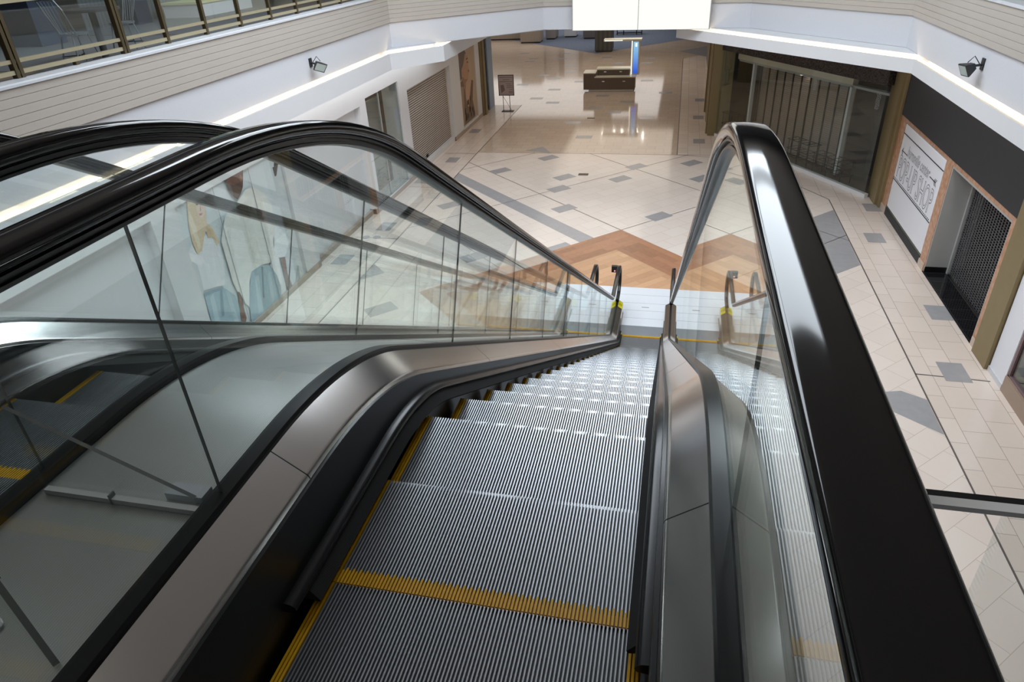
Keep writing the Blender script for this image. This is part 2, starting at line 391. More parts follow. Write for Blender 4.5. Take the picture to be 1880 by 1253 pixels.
BL = [(-7.36,-4),(-7.36,18.75),(-6.25,20.1),(-6.25,48)]
BR = [(.2,48),(.2,22.75),(5.12,16.6),(5.12,-4)]
def bulkhead(name, poly, zb, zt, label):
    b = MB()
    ringsweep(b, [(0,zb),(0,zt),(-.045,zt),(-.045,zt-.13),(-.30,zt-.13),(-.30,zt+.055),(-1.3,zt+.055),(-1.3,zt+.045),(-.34,zt+.045),(-.34,zb+.09),(-1.0,zb+.09),(-1.0,zb)], poly, 0, [0,1,1,2,2,2,0,0,0,0,0,0])
    return struct(b.build(name, [M_WHITE, M_CREAM, M_WHITE]), label)
bulkhead('trim_4', BL, 4.22, 4.63, 'white lower bulkhead holding the light cove over the left shops')
bulkhead('trim_5', BR, 4.36, 4.63, 'white lower bulkhead holding the light cove over the right shops')
def cove_tubes(poly, z, label, group, smin, smax):
    for i in range(len(poly)-1):
        P = offs(poly, -.21); a = Vector(P[i]); c = Vector(P[i+1]); L = (c-a).length; d = (c-a)/L
        nn = max(1, round((L-.1)/1.22)); st_ = (L-.1)/nn
        s = .05
        for _k in range(nn):
            p = a+d*s; q = a+d*(s+st_-.06)
            if smin <= min(p.y,q.y) and max(p.y,q.y) <= smax:
                m = MB(); m.tube([(p.x,p.y,z),(q.x,q.y,z)], .022, 10)
                tag(m.build('cove_tube', M_TUBE), label, 'light tube', group)
            s += st_
cove_tubes(BL, 4.575, 'warm white fluorescent tube in the cove over the left shops', 'cove tubes over the left shops', 5.5, 25)
cove_tubes(BR, 4.57, 'warm white fluorescent tube in the cove over the right shops', 'cove tubes over the right shops', 6.5, 25)

# slabs, ceilings
b = MB()
b.prism([(-7.6,-6),(-7.6,19.5),(-3.85,22.7),(-3.85,60),(-18,60),(-18,-6)], 5.36, 5.84)
b.prism([(5.3,-6),(5.3,17.9),(2.25,21.9),(-3.85,22.7),(-3.85,60),(16,60),(16,-6)], 5.36, 5.84)
b.box((-7.6,-6,5.3),(5.3,-.55,5.84)); b.box((.78,-.55,5.3),(5.3,.5,5.84)); b.box((-7.6,-.55,5.3),(-2.5,.5,5.84))
struct(b.build('floor_upper', [M_UPFL]), 'brown upper level floor')
b = MB()
cp = [(.8,22.9),(16,22.9),(16,82),(-32,82),(-32,20.5),(-6.5,20.5),(-3.8,22.75)]
b.prism(cp, 4.66, 5.3)
b.prism([(-7.65,-6),(-7.65,19.5),(-6.6,20.5),(-32,20.5),(-32,-6)], 4.66, 5.3); b.prism([(5.35,-6),(5.35,17.9),(2.3,22),(.8,22.9),(16,22.9),(16,-6)], 4.66, 5.3)
struct(b.build('ceiling_lower', M_CONC), 'lower level ceiling')
SK = (-5.9, 2.2, 7.4, 18.5)   # skylight opening x0 x1 y0 y1
b = MB()
ZC = 11.0
b.box((-18,-10,ZC),(SK[0],60,ZC+.3)); b.box((SK[1],-10,ZC),(16,60,ZC+.3)); b.box((SK[0],-10,ZC),(SK[1],SK[2],ZC+.3)); b.box((SK[0],SK[3],ZC),(SK[1],60,ZC+.3))
for i in range(1,2):
    y = SK[2]+(SK[3]-SK[2])*.62; b.box((SK[0],y-.07,ZC-.05),(SK[1],y+.07,ZC+.3))
for i in range(1,2):
    x = SK[0]+(SK[1]-SK[0])*.5; b.box((x-.07,SK[2],ZC-.05),(x+.07,SK[3],ZC+.3))
struct(b.build('ceiling', M_CONC), 'upper ceiling with skylight opening')
b = MB(); b.box((15.8,-10,5.84),(16,60,ZC)); b.box((-18,-10,5.84),(16,-9.8,ZC)); b.box((-18,45,5.84),(16,45.2,ZC))
struct(b.build('wall_upper', M_WHITE), 'upper level walls')
b = MB(); b.box((-32,81.8,0),(16,82,4.7)); b.box((-32.2,20,0),(-32,82,4.7)); b.box((9,50,0),(9.2,82,4.7)); b.box((-9.6,-6.2,0),(7.6,-6,5.3))
struct(b.build('wall_back', M_WHITE), 'far walls of the lower level')

# ------------------------------------------------------------------ left wall of shop fronts
wl = MB()
D = .13
openings = [(6.0,9.66,0,3.27,'panel'),(10.33,14.2,0,3.27,'poster'),(14.93,18.75,.0,3.25,'panel'),(19.15,21.78,.14,3.38,'win'),(22.5,27.3,0,2.96,'shut'),(28.6,31.05,.2,3.26,'poster2')]
ys = -4.0
for y0,y1,z0,z1,k in openings:
    wl.box((XL-.6,ys,0),(XL,y0,4.3)); wl.box((XL-.6,y0,z1),(XL,y1,4.3))
    if z0 > 0: wl.box((XL-.6,y0,0),(XL,y1,z0))
    dep = {'panel':.2,'poster':.06,'win':3.2,'shut':.3,'poster2':.06}[k]
    if k not in ('win',): wl.box((XL-.6,y0,z0),(XL-dep,y1,z1))
    ys = y1
wl.box((XL-.6,ys,0),(XL,31.72,4.3))
wl.box((-32,33.9,0),(XL-.05,34.1,4.4))
struct(wl.build('wall_left', M_WHITE), 'white panelled wall of shop fronts on the left')
b = MB()
for y0,y1 in ((9.66,10.33),(10.33,14.2),(14.2,14.93),(14.93,18.75),(18.75,19.15),(19.15,21.78),(21.78,22.5),(27.3,28.6),(28.6,31.05),(31.05,31.72)):
    rec = (y0 in (14.93,))
    x = XL-.10 if rec else XL+.02
    b.box((XL-.2,y0,0),(x,y1,.16 if y1-y0 < 2 else .13))
struct(b.build('baseboard_left', M_BASEB), 'tan stone baseboard along the left shop fronts')
b = MB(); b.box((XL-.3,31.75,0),(XL+.06,32.45,4.3)); b.box((XL+.06,31.95,0),(XL+.12,32.25,4.3)); struct(b.build('trim_6', M_GOLD), 'olive gold pilaster at the end of the left shop fronts')

# glass shop window on the left
wn = empty('window_1', 'tall left shop window with dark interior between white pilasters', 'window', (XL,20.45,.14)); wn['kind'] = 'structure'
b = MB(); b.box((XL-.06,19.15,.14),(XL-.05,20.2,3.38)); b.box((XL-.06,20.22,.14),(XL-.05,21.78,3.38)); b.build('pane', M_SHOPGL, wn)
b = MB(); b.box((XL-.09,20.19,.14),(XL-.04,20.23,3.38)); b.box((XL-.09,19.15,.14),(XL-.04,19.19,3.38)); b.box((XL-.09,21.74,.14),(XL-.04,21.78,3.38)); b.build('window_frame', M_JAMB, wn)
b = MB(); b.box((XL-3.2,18.9,0),(XL-3.1,22.1,3.5)); b.box((XL-3.2,18.9,.02),(XL-.6,19.0,3.5)); b.box((XL-3.2,22.0,.02),(XL-.6,22.1,3.5)); b.box((XL-3.2,18.9,3.4),(XL-.6,22.1,3.5)); b.build('shop_interior', M_BROWNI, wn)
b = MB(); b.box((XL-.9,20.0,.14),(XL-.8,21.9,2.9)); b.build('partition', M_JAMB, wn)
rebase(wn)

# roller shutter
sh = empty('roller_shutter', 'closed beige slatted roller shutter between white pilasters on the left', 'shutter', (XL,24.9,0))
b = MB()
nsl = 36
for i in range(nsl):
    z0 = .2+i*2.76/nsl; z1 = z0+2.76/nsl; x_ = XL-.17
    b.add([(x_-.01,22.5,z0+.022),(x_-.01,27.3,z0+.022),(x_+.012,27.3,z0+.05),(x_+.012,22.5,z0+.05),(x_,27.3,z1),(x_,22.5,z1)], [(0,1,2,3),(3,2,4,5)])
    b.add([(x_,22.5,z0),(x_,27.3,z0),(x_-.01,27.3,z0+.022),(x_-.01,22.5,z0+.022)], [(0,1,2,3)], 1)
b.build('slat_curtain', [plain('beige shutter paint',(.50,.44,.39),.45,.1), plain('dark shutter seam',(.10,.085,.075),.6)], sh)
b = MB(); b.box((XL-.26,22.5,0),(XL-.02,27.3,.2)); b.build('threshold', M_WHITE, sh)
b = MB(); b.box((XL-.16,24.1,.24),(XL-.12,24.25,.34)); b.build('lock', M_WIRE, sh)
for y in (22.5,27.24):
    b = MB(); b.box((XL-.22,y,.2),(XL-.13,y+.06,2.96)); b.build('guide_rail', M_CREAM, sh)
rebase(sh)

# posters
def poster(name, label, y0, y1, z0, z1, bg, layers, x=XL-.05):
    p = empty(name, label, 'poster', (x,(y0+y1)/2,z0))
    b = MB(); b.box((x-.01,y0,z0),(x,y1,z1)); b.build('backing', bg, p)
    b = MB(); mats = []
    for i,(col,pts) in enumerate(layers):
        mn = 'print %.2f %.2f %.2f' % col
        m = MATS.get(mn) or plain(mn, col, .55, 0, .08, 14)
        if m not in mats: mats.append(m)
        q = [(min(max(yy,y0),y1), min(max(zz,z0),z1)) for yy,zz in pts]
        # triangulate through bmesh later: n-gon faces
        b.add([(x+.0012*(i+1), yy, zz) for yy,zz in q], [tuple(range(len(q)))], mats.index(m))
    o = b.build('printed_picture', mats, p)
    bm = bmesh.new(); bm.from_mesh(o.data); bmesh.ops.triangulate(bm, faces=bm.faces, ngon_method='EAR_CLIP'); 
    for f in bm.faces:
        if f.normal.x < 0: f.normal_flip()
    bm.to_mesh(o.data); bm.free()
    rebase(p); return p
PA = {'hair':[(10.74,3.26),(10.91,3.26),(11.21,3.12),(11.19,2.9),(11.11,2.68),(11.24,2.49),(11.31,2.19),(11.2,2.13),(11.14,2.4),(10.99,2.54),(10.74,2.23),(10.59,2.23),(10.55,2.48),(10.59,2.81)],
'face':[(11.0,3.22),(11.19,3.13),(11.19,2.97),(11.11,2.84),(10.99,2.81),(10.93,2.9),(10.93,3.06)],
'neck':[(10.92,2.88),(11.04,2.8),(10.97,2.6),(10.81,2.48),(10.76,2.55)],
'blouse':[(10.32,2.35),(10.52,2.46),(10.59,2.23),(10.94,2.48),(11.14,2.4),(11.29,2.13),(11.29,1.78),(11.12,1.29),(10.83,1.4),(10.45,1.5),(10.37,1.56),(10.45,1.83),(10.33,2.22)],
'sleeve':[(10.33,2.3),(10.5,2.04),(10.5,1.84),(10.46,1.48),(10.34,.95),(10.33,1.89)],
'ruffle':[(10.33,2.36),(10.37,2.18),(10.57,1.99),(10.71,2.01),(10.7,2.13)],
'jeansA':[(10.42,1.45),(10.72,1.4),(11.01,1.31),(11.32,.95),(11.4,.05),(10.36,.05)],
'head':[(11.99,3.27),(12.41,3.27),(12.65,3.27),(12.49,2.95),(12.33,2.82),(12.2,2.77),(12.09,2.88),(11.99,3.05)],
'beard':[(12.01,3.2),(12.18,3.08),(12.41,3.07),(12.49,2.95),(12.33,2.82),(12.2,2.77),(12.09,2.88),(11.99,3.05)],
'sweater':[(11.67,2.59),(12.0,2.68),(12.27,2.75),(12.56,2.86),(12.86,2.83),(13.2,2.57),(13.37,2.18),(13.32,1.74),(13.08,1.45),(13.05,1.15),(12.86,1.04),(12.43,1.16),(12.05,1.18),(11.74,1.06),(11.58,.92),(11.4,1.0),(11.34,1.26),(11.34,1.76),(11.34,2.18),(11.49,2.39)],
'hem':[(11.45,.98),(11.77,1.13),(12.12,1.34),(12.06,1.21),(11.87,1.0),(11.64,.5),(11.56,.62)],
'shirt':[(13.29,1.75),(13.54,1.58),(13.77,1.17),(13.43,.92),(13.17,1.01),(13.06,.42),(12.91,.41),(12.88,.75),(12.77,1.0),(13.05,1.23)],
'armL':[(11.42,.98),(11.56,.92),(11.46,.59),(11.46,.32),(11.4,.26),(11.25,.34)],
'armR':[(13.22,.96),(13.43,.92),(13.37,.52),(13.45,.08),(13.21,.07),(13.22,.34)],
'jeansB':[(12.05,1.2),(12.38,1.2),(12.77,.98),(12.92,.69),(12.97,.38),(12.88,.09),(12.33,.02),(11.75,.02),(11.58,.16),(11.71,.7)],
'pole':[(14.13,3.1),(14.19,3.1),(14.19,.02),(14.1,.02)],'lampA':[(13.93,3.12),(14.19,3.0),(14.18,2.95),(13.87,2.97)],'lampB':[(13.8,2.97),(14.04,2.96),(13.88,2.75),(13.81,2.76)],
'seam1':[(12.8,3.27),(12.82,3.27),(12.82,.05),(12.8,.05)],'seam2':[(11.5,3.27),(11.52,3.27),(11.52,.05),(11.5,.05)],
'legA':[(13.86,.46),(13.93,.43),(13.9,.1),(13.79,.11)],'legB':[(13.89,.49),(13.95,.42),(13.64,.05),(13.59,.08)],
'jw1':[(12.42,1.12),(12.48,1.09),(12.25,.42),(12.19,.45)],'jw2':[(10.9,1.3),(10.96,1.26),(10.81,.75),(10.71,.77)],
'eye1':[(10.95,3.13),(11.02,3.11),(11.01,3.08),(10.95,3.09)],'eye2':[(11.1,3.1),(11.17,3.09),(11.15,3.05),(11.1,3.06)],'lips':[(10.95,2.92),(11.06,2.9),(11.03,2.87),(10.96,2.88)],'nose':[(11.06,3.08),(11.05,2.96),(11.0,2.96)],
'strand':[(10.62,2.9),(10.72,3.1),(10.78,2.7),(10.74,2.3),(10.66,2.3)],'fold1':[(11.6,2.3),(11.66,2.3),(11.6,1.3),(11.5,1.2)],'fold2':[(12.95,2.5),(13.05,2.5),(13.0,1.5),(12.9,1.4)],'fold3':[(12.2,2.5),(12.27,2.5),(12.3,1.4),(12.2,1.3)],'nosM':[(12.5,3.22),(12.58,3.1),(12.48,3.06),(12.44,3.1)]}
SK1, SK2 = (.82,.64,.55), (.20,.10,.075)
LA = [((.62,.66,.68), [(13.45,3.27),(14.2,3.27),(14.2,.02),(13.45,.02)]), ((.50,.51,.52), PA['pole']), ((.05,.05,.05), PA['lampA']), ((.1,.1,.1), PA['lampB']), ((.4,.42,.43), PA['legA']), ((.4,.42,.43), PA['legB']),
      ((.80,.80,.82), PA['blouse']), ((.62,.63,.65), PA['sleeve']), ((.90,.89,.90), PA['ruffle']), (SK1, PA['neck']), ((.74,.58,.40), PA['hair']), ((.84,.72,.55), PA['strand']), ((.64,.47,.31), [(11.0,2.4),(11.05,2.6),(11.2,2.5),(11.24,2.2),(11.16,2.35)]), (SK1, PA['face']),
      ((.22,.13,.10), PA['eye1']), ((.22,.13,.10), PA['eye2']), ((.62,.25,.22), PA['lips']), ((.6,.37,.28), PA['nose']),
      ((.34,.47,.54), PA['jeansA']), ((.46,.58,.64), [(10.55,1.3),(10.68,1.32),(10.6,.4),(10.45,.4)]), ((.44,.56,.62), [(11.05,1.2),(11.15,1.15),(11.2,.4),(11.05,.4)]), ((.24,.34,.41), [(10.42,1.45),(10.72,1.40),(11.01,1.31),(11.0,1.25),(10.7,1.34),(10.42,1.38)]), ((.20,.30,.37), PA['jw2']),
      (SK2, PA['armL']), (SK2, PA['armR']), ((.80,.82,.83), PA['shirt']), ((.30,.42,.49), PA['jeansB']), ((.42,.54,.60), [(12.1,1.0),(12.25,1.0),(12.1,.2),(11.9,.2)]), ((.40,.52,.58), [(12.6,.9),(12.72,.85),(12.6,.2),(12.45,.2)]), ((.13,.21,.27), PA['jw1']), ((.80,.79,.75), PA['hem']), ((.76,.75,.71), PA['sweater']),
      ((.69,.68,.63), PA['fold1']), ((.69,.68,.63), PA['fold2']), ((.70,.69,.65), PA['fold3']), ((.16,.075,.055), PA['head']), ((.30,.15,.11), PA['nosM']), ((.09,.045,.035), PA['beard']), ((.3,.32,.33), PA['seam1']), ((.3,.32,.33), PA['seam2'])]
poster('poster', 'tall pale poster of two people in white tops and jeans on the left wall', 10.35, 14.2, .02, 3.27, plain('poster sky grey',(.66,.70,.72),.5,0,.02), LA)
PB = {'hair':[(28.76,3.24),(29.62,3.22),(29.88,3.02),(29.57,2.86),(29.32,2.62),(29.04,2.48),(29.06,2.17),(28.62,2.06),(28.63,2.64)],
'face':[(29.69,3.04),(30.07,2.9),(30.07,2.5),(30.12,2.23),(29.92,1.98),(29.33,2.06),(29.08,2.41),(29.35,2.61)],
'neck':[(29.07,2.2),(29.92,1.98),(29.45,1.87),(29.12,1.59),(28.67,1.86)],
'dress':[(28.62,2.06),(29.14,2.03),(29.31,1.61),(29.37,.99),(30.39,1.0),(30.59,.52),(30.6,.25),(28.62,.25),(28.62,1.25)],
'fur':[(28.62,1.88),(29.19,1.8),(29.01,.84),(28.96,.26),(28.62,.25),(28.62,1.25)],
'hand':[(29.54,1.89),(30.39,1.86),(30.24,1.7),(29.7,.85),(29.43,.97),(29.31,1.61)],
'sleeve':[(30.39,1.86),(30.65,1.78),(30.32,.98),(29.76,.84),(30.15,1.58)],
'brow':[(29.82,2.82),(30.1,2.81),(30.09,2.77),(29.81,2.76)],'lip':[(29.97,2.36),(30.16,2.29),(30.12,2.23),(29.94,2.28)],'eye':[(29.88,2.68),(30.1,2.67),(30.08,2.61),(29.89,2.62)],'ear':[(29.07,2.57),(29.21,2.54),(29.21,2.39),(29.07,2.4)]}
LB = [((.16,.12,.10), PB['hair']), ((.34,.19,.12), PB['neck']), ((.18,.12,.08), PB['dress']), ((.34,.24,.17), PB['fur']), ((.46,.27,.17), PB['face']), ((.10,.06,.05), PB['brow']), ((.12,.07,.05), PB['eye']), ((.33,.12,.09), PB['lip']), ((.5,.31,.2), PB['ear']), ((.15,.09,.06), PB['sleeve']), ((.52,.34,.23), PB['hand'])]
for i in range(14):
    y = 29.0+random.random()*1.4; z = .3+random.random()*.8
    LB.append(((.07,.045,.03), [(y,z),(y+.12,z+.02),(y+.16,z+.22),(y+.05,z+.2)]))
poster('poster', 'brown toned poster of a dark haired woman with raised hand beside the roller shutter', 28.62, 31.04, .22, 3.25, plain('poster tan',(.48,.36,.25),.5,0,.08), LB)

# small blue poster at the far end of the left corridor
b = MB(); b.box((-8.5,33.0,0),(-8.44,33.9,3.4)); o = b.build('poster_stand', [plain('blue banner',(.28,.38,.52),.4)]); 
tag(o, 'narrow blue banner board beyond the gold pilaster at the end of the left shops', 'banner')

# ------------------------------------------------------------------ right wall: pop-up shop
def rbox(name,label,y0,y1,z0,z1,d0=0,d1=.5):
    m = MB(); m.box((XR+d0,y0,z0),(XR+d1,y1,z1)); struct(m.build(name, M_MARBLE), label)
rbox('wall_right','orange marble lintel of the right shop front',12.7,20.62,2.52,2.66); rbox('trim_14','orange marble pier next to the gold pilaster',20.12,20.62,0,2.52); rbox('trim_15','orange marble pier between the white board and the entrance',16.3,16.7,0,2.52)
rbox('trim_16','orange marble pier on the near side of the entrance',12.7,13.0,0,2.52); rbox('wall_right_back','wall behind the white board',16.7,20.12,0,2.52,.08)
b = MB(); b.box((XR-.02,12.7,2.62),(XR+.5,20.62,4.4)); struct(b.build('trim_7', M_SIGNBLK), 'blank charcoal sign band over the right shop front')
b = MB(); b.box((XR-.02,20.12,0),(XR+.1,20.6,.17)); b.box((XR-.02,16.32,0),(XR+.1,16.7,.17)); b.box((XR-.02,12.72,0),(XR+.1,12.98,.17)); struct(b.build('baseboard_right', plain('pale marble base',(.55,.45,.37),.3)), 'pale marble baseboard blocks on the right')
b = MB()
for y0,y1 in ((20.6,21.95),(12.06,12.72)):
    b.box((XR-.07,y0,0),(XR+.5,y1,4.4)); 
b.box((XR-.13,20.85,0),(XR,21.5,4.4)); 
struct(b.build('trim_8', M_GOLD), 'olive gold pilasters flanking the right shop front')
# sign board with lettering
pb = empty('pop_up_shop_board', 'white board with outlined lettering in the orange marble shop front', 'sign', (XR,18.4,.2))
b = MB(); b.box((XR+.0,16.72,.24),(XR+.05,20.1,2.5)); b.build('board', M_PANELW, pb, bevel=.02)
def lettering(body, yc, zc, width, height, outline, name, parent, mat, x=XR-.004, shear=0):
    vs, fs = text_mesh(body, 1, 0 if not outline else outline)
    vs = [(v[0]+shear*v[1], v[1], v[2]) for v in vs]
    xs = [v[0] for v in vs]; zs = [v[1] for v in vs]; w = max(xs)-min(xs); h = max(zs)-min(zs); cx = (max(xs)+min(xs))/2; cz = (max(zs)+min(zs))/2
    m = MB(); m.add([(x+.002*v[2], yc-(v[0]-cx)/w*width, zc+(v[1]-cz)/h*height) for v in vs], fs)
    return m.build(name, mat, parent)
lettering('POP-UP SHOP', 18.4, 1.45, 3.0, .60, .009, 'outlined_lettering', pb, M_INK)
lettering('burnsville center', 18.45, 1.96, 1.95, .27, .011, 'script_lettering', pb, M_INK, shear=.35)
b = MB(); x0, x1 = XR-.008, XR+.001
b.box((x0,16.72,2.25),(x1,20.1,2.27)); b.box((x0,16.72,1.03),(x1,20.1,1.05))
for i in range(34): b.box((x0,16.8+i*.098,1.075),(x1,16.83+i*.098,1.10))
b.box((x0,19.42,1.84),(x1,19.9,1.855)); b.box((x0,17.0,1.90),(x1,17.45,1.915))
for s_ in (-1,1):
    b.add([(x0,19.9,1.847+s_*.005),(x0,19.82,1.847+s_*.09),(x0,19.80,1.847+s_*.07),(x0,19.87,1.847)], [(0,1,2,3)])
    for k in range(3): b.add([(x0,17.14-k*.06,1.905),(x0,17.05-k*.06,1.905+s_*.08),(x0,17.03-k*.06,1.905+s_*.08),(x0,17.12-k*.06,1.905)], [(0,1,2,3)])
b.build('printed_lines', M_INK, pb)
b = MB(); b.box((XR-.01,16.7,0),(XR+.06,20.12,.2)); b.build('plinth', M_SIGNBLK, pb)
b = MB(); b.box((XR-.004,16.7,.2),(XR+.06,20.12,.26)); b.build('plinth_trim', M_GREEN, pb)
rebase(pb)
# recessed entrance with grille
b = MB(); b.box((XR+.012,16.26,0),(XR+.65,16.3,2.51)); b.box((XR+.012,13.0,0),(XR+.65,13.04,2.51)); b.box((XR+.012,13.04,2.47),(XR+.65,16.26,2.51)); struct(b.build('trim_9', M_JAMB), 'pale grey jambs of the recessed shop entrance')
b = MB(); b.box((XR-.02,13.0,0),(XR+.5,16.3,.012)); struct(b.build('floor_entrance', M_BLKTILE), 'black tiled threshold of the recessed shop entrance')
b = MB(); b.box((XR+.008,16.25,.01),(XR+.5,16.262,.14)); struct(b.build('baseboard_entrance', M_BLACK), 'black baseboard in the recessed entrance')
gr = empty('security_grille', 'closed dark grey rolling link grille in the recessed right shop entrance', 'grille', (XR+.5,14.65,0))
gx = XR+.52
b = MB()
for i in range(44):
    z = .05+i*.056; b.tube([(gx,13.05,z),(gx,16.25,z)], .008, 6)
for i in range(25):
    y = 13.10+i*.125
    b.box((gx-.012,y,.05),(gx+.006,y+.034,2.5))
b.build('link_curtain', M_GRILLE, gr)
for y in (13.05,16.17):
    b = MB(); b.box((gx-.05,y,0),(gx+.04,y+.08,2.55)); b.build('guide_rail', M_JAMB, gr)
b = MB(); b.box((gx-.035,13.05,.012),(gx+.03,16.25,.055)); b.build('bottom_bar', M_STEEL, gr)
rebase(gr)
b = MB(); b.box((XR+.9,12.9,0),(XR+4,13.0,2.6)); b.box((XR+.9,16.4,0),(XR+4,16.5,2.6)); b.box((XR+4,12.9,0),(XR+4.1,16.5,2.6)); b.box((XR+.9,12.9,2.55),(XR+4.1,16.5,2.65)); b.box((XR+.56,12.9,0),(XR+4.1,16.5,.004))
struct(b.build('wall_entrance', M_DARK), 'dark interior behind the link grille')
# next shop: white frame and red window
b = MB(); b.box((XR,11.42,.0),(XR+.3,12.03,4.4)); b.box((XR,5,3.2),(XR+.3,11.42,4.4)); struct(b.build('trim_10', M_PANELW), 'white frame of the nearest right shop window')
b = MB(); b.box((XR-.015,11.42,0),(XR+.02,12.05,.1)); struct(b.build('baseboard_frame', M_LEDGE), 'grey base under the white shop frame')
b = MB(); b.box((XR-.02,4,0),(XR+.35,11.4,.3)); struct(b.build('baseboard_window', plain('brown stone sill',(.33,.24,.18),.35)), 'brown stone sill below the red shop window')
w2 = empty('window_2', 'nearest right shop window with dark red display back over a brown sill', 'window', (XR,8,.3)); w2['kind'] = 'structure'
b = MB(); b.box((XR+.05,4,.3),(XR+.06,11.36,3.2)); b.build('pane', M_SHOPGL, w2)
b = MB(); b.box((XR+.02,11.36,.3),(XR+.1,11.42,3.2)); b.box((XR+.02,4,.28),(XR+.1,11.42,.32)); b.build('window_frame', plain('mauve window frame',(.22,.14,.15),.4), w2)
b = MB(); b.box((XR+1.6,4,.3),(XR+1.7,11.4,3.2)); b.box((XR+.3,11.3,.3),(XR+1.7,11.4,3.2)); b.build('display_back', M_REDGL, w2)
b = MB(); b.box((XR+.1,4,.25),(XR+1.6,11.3,.3)); b.build('display_floor', M_TEAL, w2)
rebase(w2)
b = MB(); b.box((XR+.3,-6,0),(XR+.5,5,4.4)); b.box((XR,-6,0),(XR+.5,4,4.4)); struct(b.build('wall_right_near', M_WHITE), 'right wall close to the escalators')

# ------------------------------------------------------------------ angled glass shop front on the right
A0 = Vector((6.05,21.36)); B0 = Vector((1.9,28.39)); LS = (B0-A0).length; U = (B0-A0)/LS; N = Vector((-U.y,U.x))
if N.x > 0: N = -N                                            # points to the mall side
def gp(s, d, z): p = A0+U*s-N*d; return (p.x,p.y,z)          # d = depth behind the glass
def gbox(mb, s0,s1,d0,d1,z0,z1,mi=0):
    mb.prism([gp(s0,d0,0)[:2],gp(s1,d0,0)[:2],gp(s1,d1,0)[:2],gp(s0,d1,0)[:2]], z0, z1, mi)
b = MB(); gbox(b,.1,LS,-.03,.3,3.18,3.6); struct(b.build('trim_11', M_GRANITE), 'dark speckled granite header of the angled glass shop')
b = MB(); gbox(b,.0,LS,-.06,.35,3.6,4.4); struct(b.build('wall_angled', M_WHITE), 'white wall over the angled glass shop')
w3 = empty('window_3', 'angled glass shop front with shutter and wire racks behind it', 'window', (*gp(4,0,0),)); w3['kind'] = 'structure'
for s0,s1 in ((.1,1.5),(1.51,3.14),(3.16,5.6),(5.62,LS-.02)):
    b = MB(); gbox(b,s0,s1,0,.012,.12,3.18); b.build('pane', M_SHOPGL, w3)
b = MB(); gbox(b,.05,LS,-.03,.1,0,.12); b.build('sill', M_WHITE, w3)
b = MB(); gbox(b,.05,LS-.3,.55,.62,2.78,2.84); gbox(b,.05,LS-.3,.5,.68,2.84,2.86); b.build('transom', M_JAMB, w3)
for s in (1.95,6.85):
    b = MB(); gbox(b,s,s+.09,.5,.62,.1,2.8); b.build('mullion', M_WHITE, w3)
def swirl(s, zt, z0):
    m = MB(); 
    for k in range(4):
        pts = [gp(s+.09*math.sin(t*2.2+k*1.5)*(1-.12*k), -.006, zt-.02-(zt-z0)*(t/7.)) for t in [i*.35 for i in range(18)]]
        m.tube(pts, .0045, 5)
    return m
m_ = swirl(2.97, 2.95, 2.55); m_.build('decal', M_DECAL, w3); m_ = swirl(.34, 3.0, 2.45); m_.build('decal', M_DECAL, w3)
rebase(w3)
b = MB(); gbox(b,.1,LS,3.6,3.7,0,3.6); gbox(b,-.1,.0,.3,3.7,0,3.6); gbox(b,LS+.02,LS+.1,.3,3.7,0,3.6); struct(b.build('wall_glass_shop', M_BROWNI), 'brown back wall of the angled glass shop')
b = MB(); gbox(b,.1,LS,.3,3.6,3.19,3.25); struct(b.build('ceiling_glass_shop', M_WHITE), 'ceiling of the angled glass shop')
b = MB(); gbox(b,.1,LS,.1,3.6,.0,.012); struct(b.build('floor_glass_shop', plain('grey brown wood floor',(.16,.125,.10),.3)), 'dark floor of the angled glass shop')
b = MB(); gbox(b,1.95,7.9,.5,.7,2.86,3.14); struct(b.build('trim_12', M_CREAM), 'cream soffit panel behind the shop glass')
g2 = empty('interior_grille', 'brown folding grille with black vertical bars behind the angled shop glass', 'grille', (*gp(4.5,.8,0),))
b = MB(); 
for k in range(40): gbox(b,2.1,6.85,.80,.815,.1+k*.066,.1+k*.066+.058)
b.build('slat_curtain', plain('brown grille slat',(.33,.27,.235),.45,.1), g2)
for k in range(11):
    b = MB(); s = 2.35+k*.44; gbox(b,s,s+.05,.775,.80,.1,2.76); b.build('vertical_bar', M_WIRE, g2)
rebase(g2)
b = MB(); gbox(b,.1,1.9,1.6,1.7,0,2.75); struct(b.build('wall_inner', plain('dark grey display wall',(.075,.07,.064),.5)), 'dark display wall inside the angled shop')
def rack(s, d, label, w=1.1, h=.75):
    r_ = empty('display_rack', label, 'rack', gp(s,d,0), 'wire racks behind the angled shop glass')
    m = MB()
    for a in (0,.5,1):
        for dd in (0,.4): m.tube([gp(s+a*w,d+dd,.012),gp(s+a*w,d+dd,h)], .011, 6)
    for z in (.3,.55,h):
        for dd in (0,.4): m.tube([gp(s-.1,d+dd,z),gp(s+w+.1,d+dd,z)], .01, 6)
        for a in range(6): m.tube([gp(s-.1+a*(w+.2)/5,d,z),gp(s-.1+a*(w+.2)/5,d+.4,z)], .008, 6)
    m.build('wire_frame', M_WIRE, r_)
    rebase(r_)
rack(1.3,.12,'black wire rack behind the angled shop glass, at the end near the marble shop',1.3,.7)
rack(2.9,.12,'black wire rack behind the angled shop glass, in the middle',1.0,.85)
rack(7.1,.12,'black wire rack behind the angled shop glass, at the corridor end',.8,.95)
b = MB(); 
for y0,x in ((28.45,1.86),(30.4,1.9),(32.2,1.86)): b.box((x-.25,y0,0),(x+.5,y0+1.0,4.4)); b.box((x-.32,y0+.3,0),(x,y0+.7,4.4))
struct(b.build('trim_13', M_GOLD), 'dark olive gold pilasters where the right corridor begins')
b = MB(); b.box((1.9,33,0),(2.4,47,4.4)); struct(b.build('wall_corridor', M_BROWNI), 'brown corridor wall on the right')

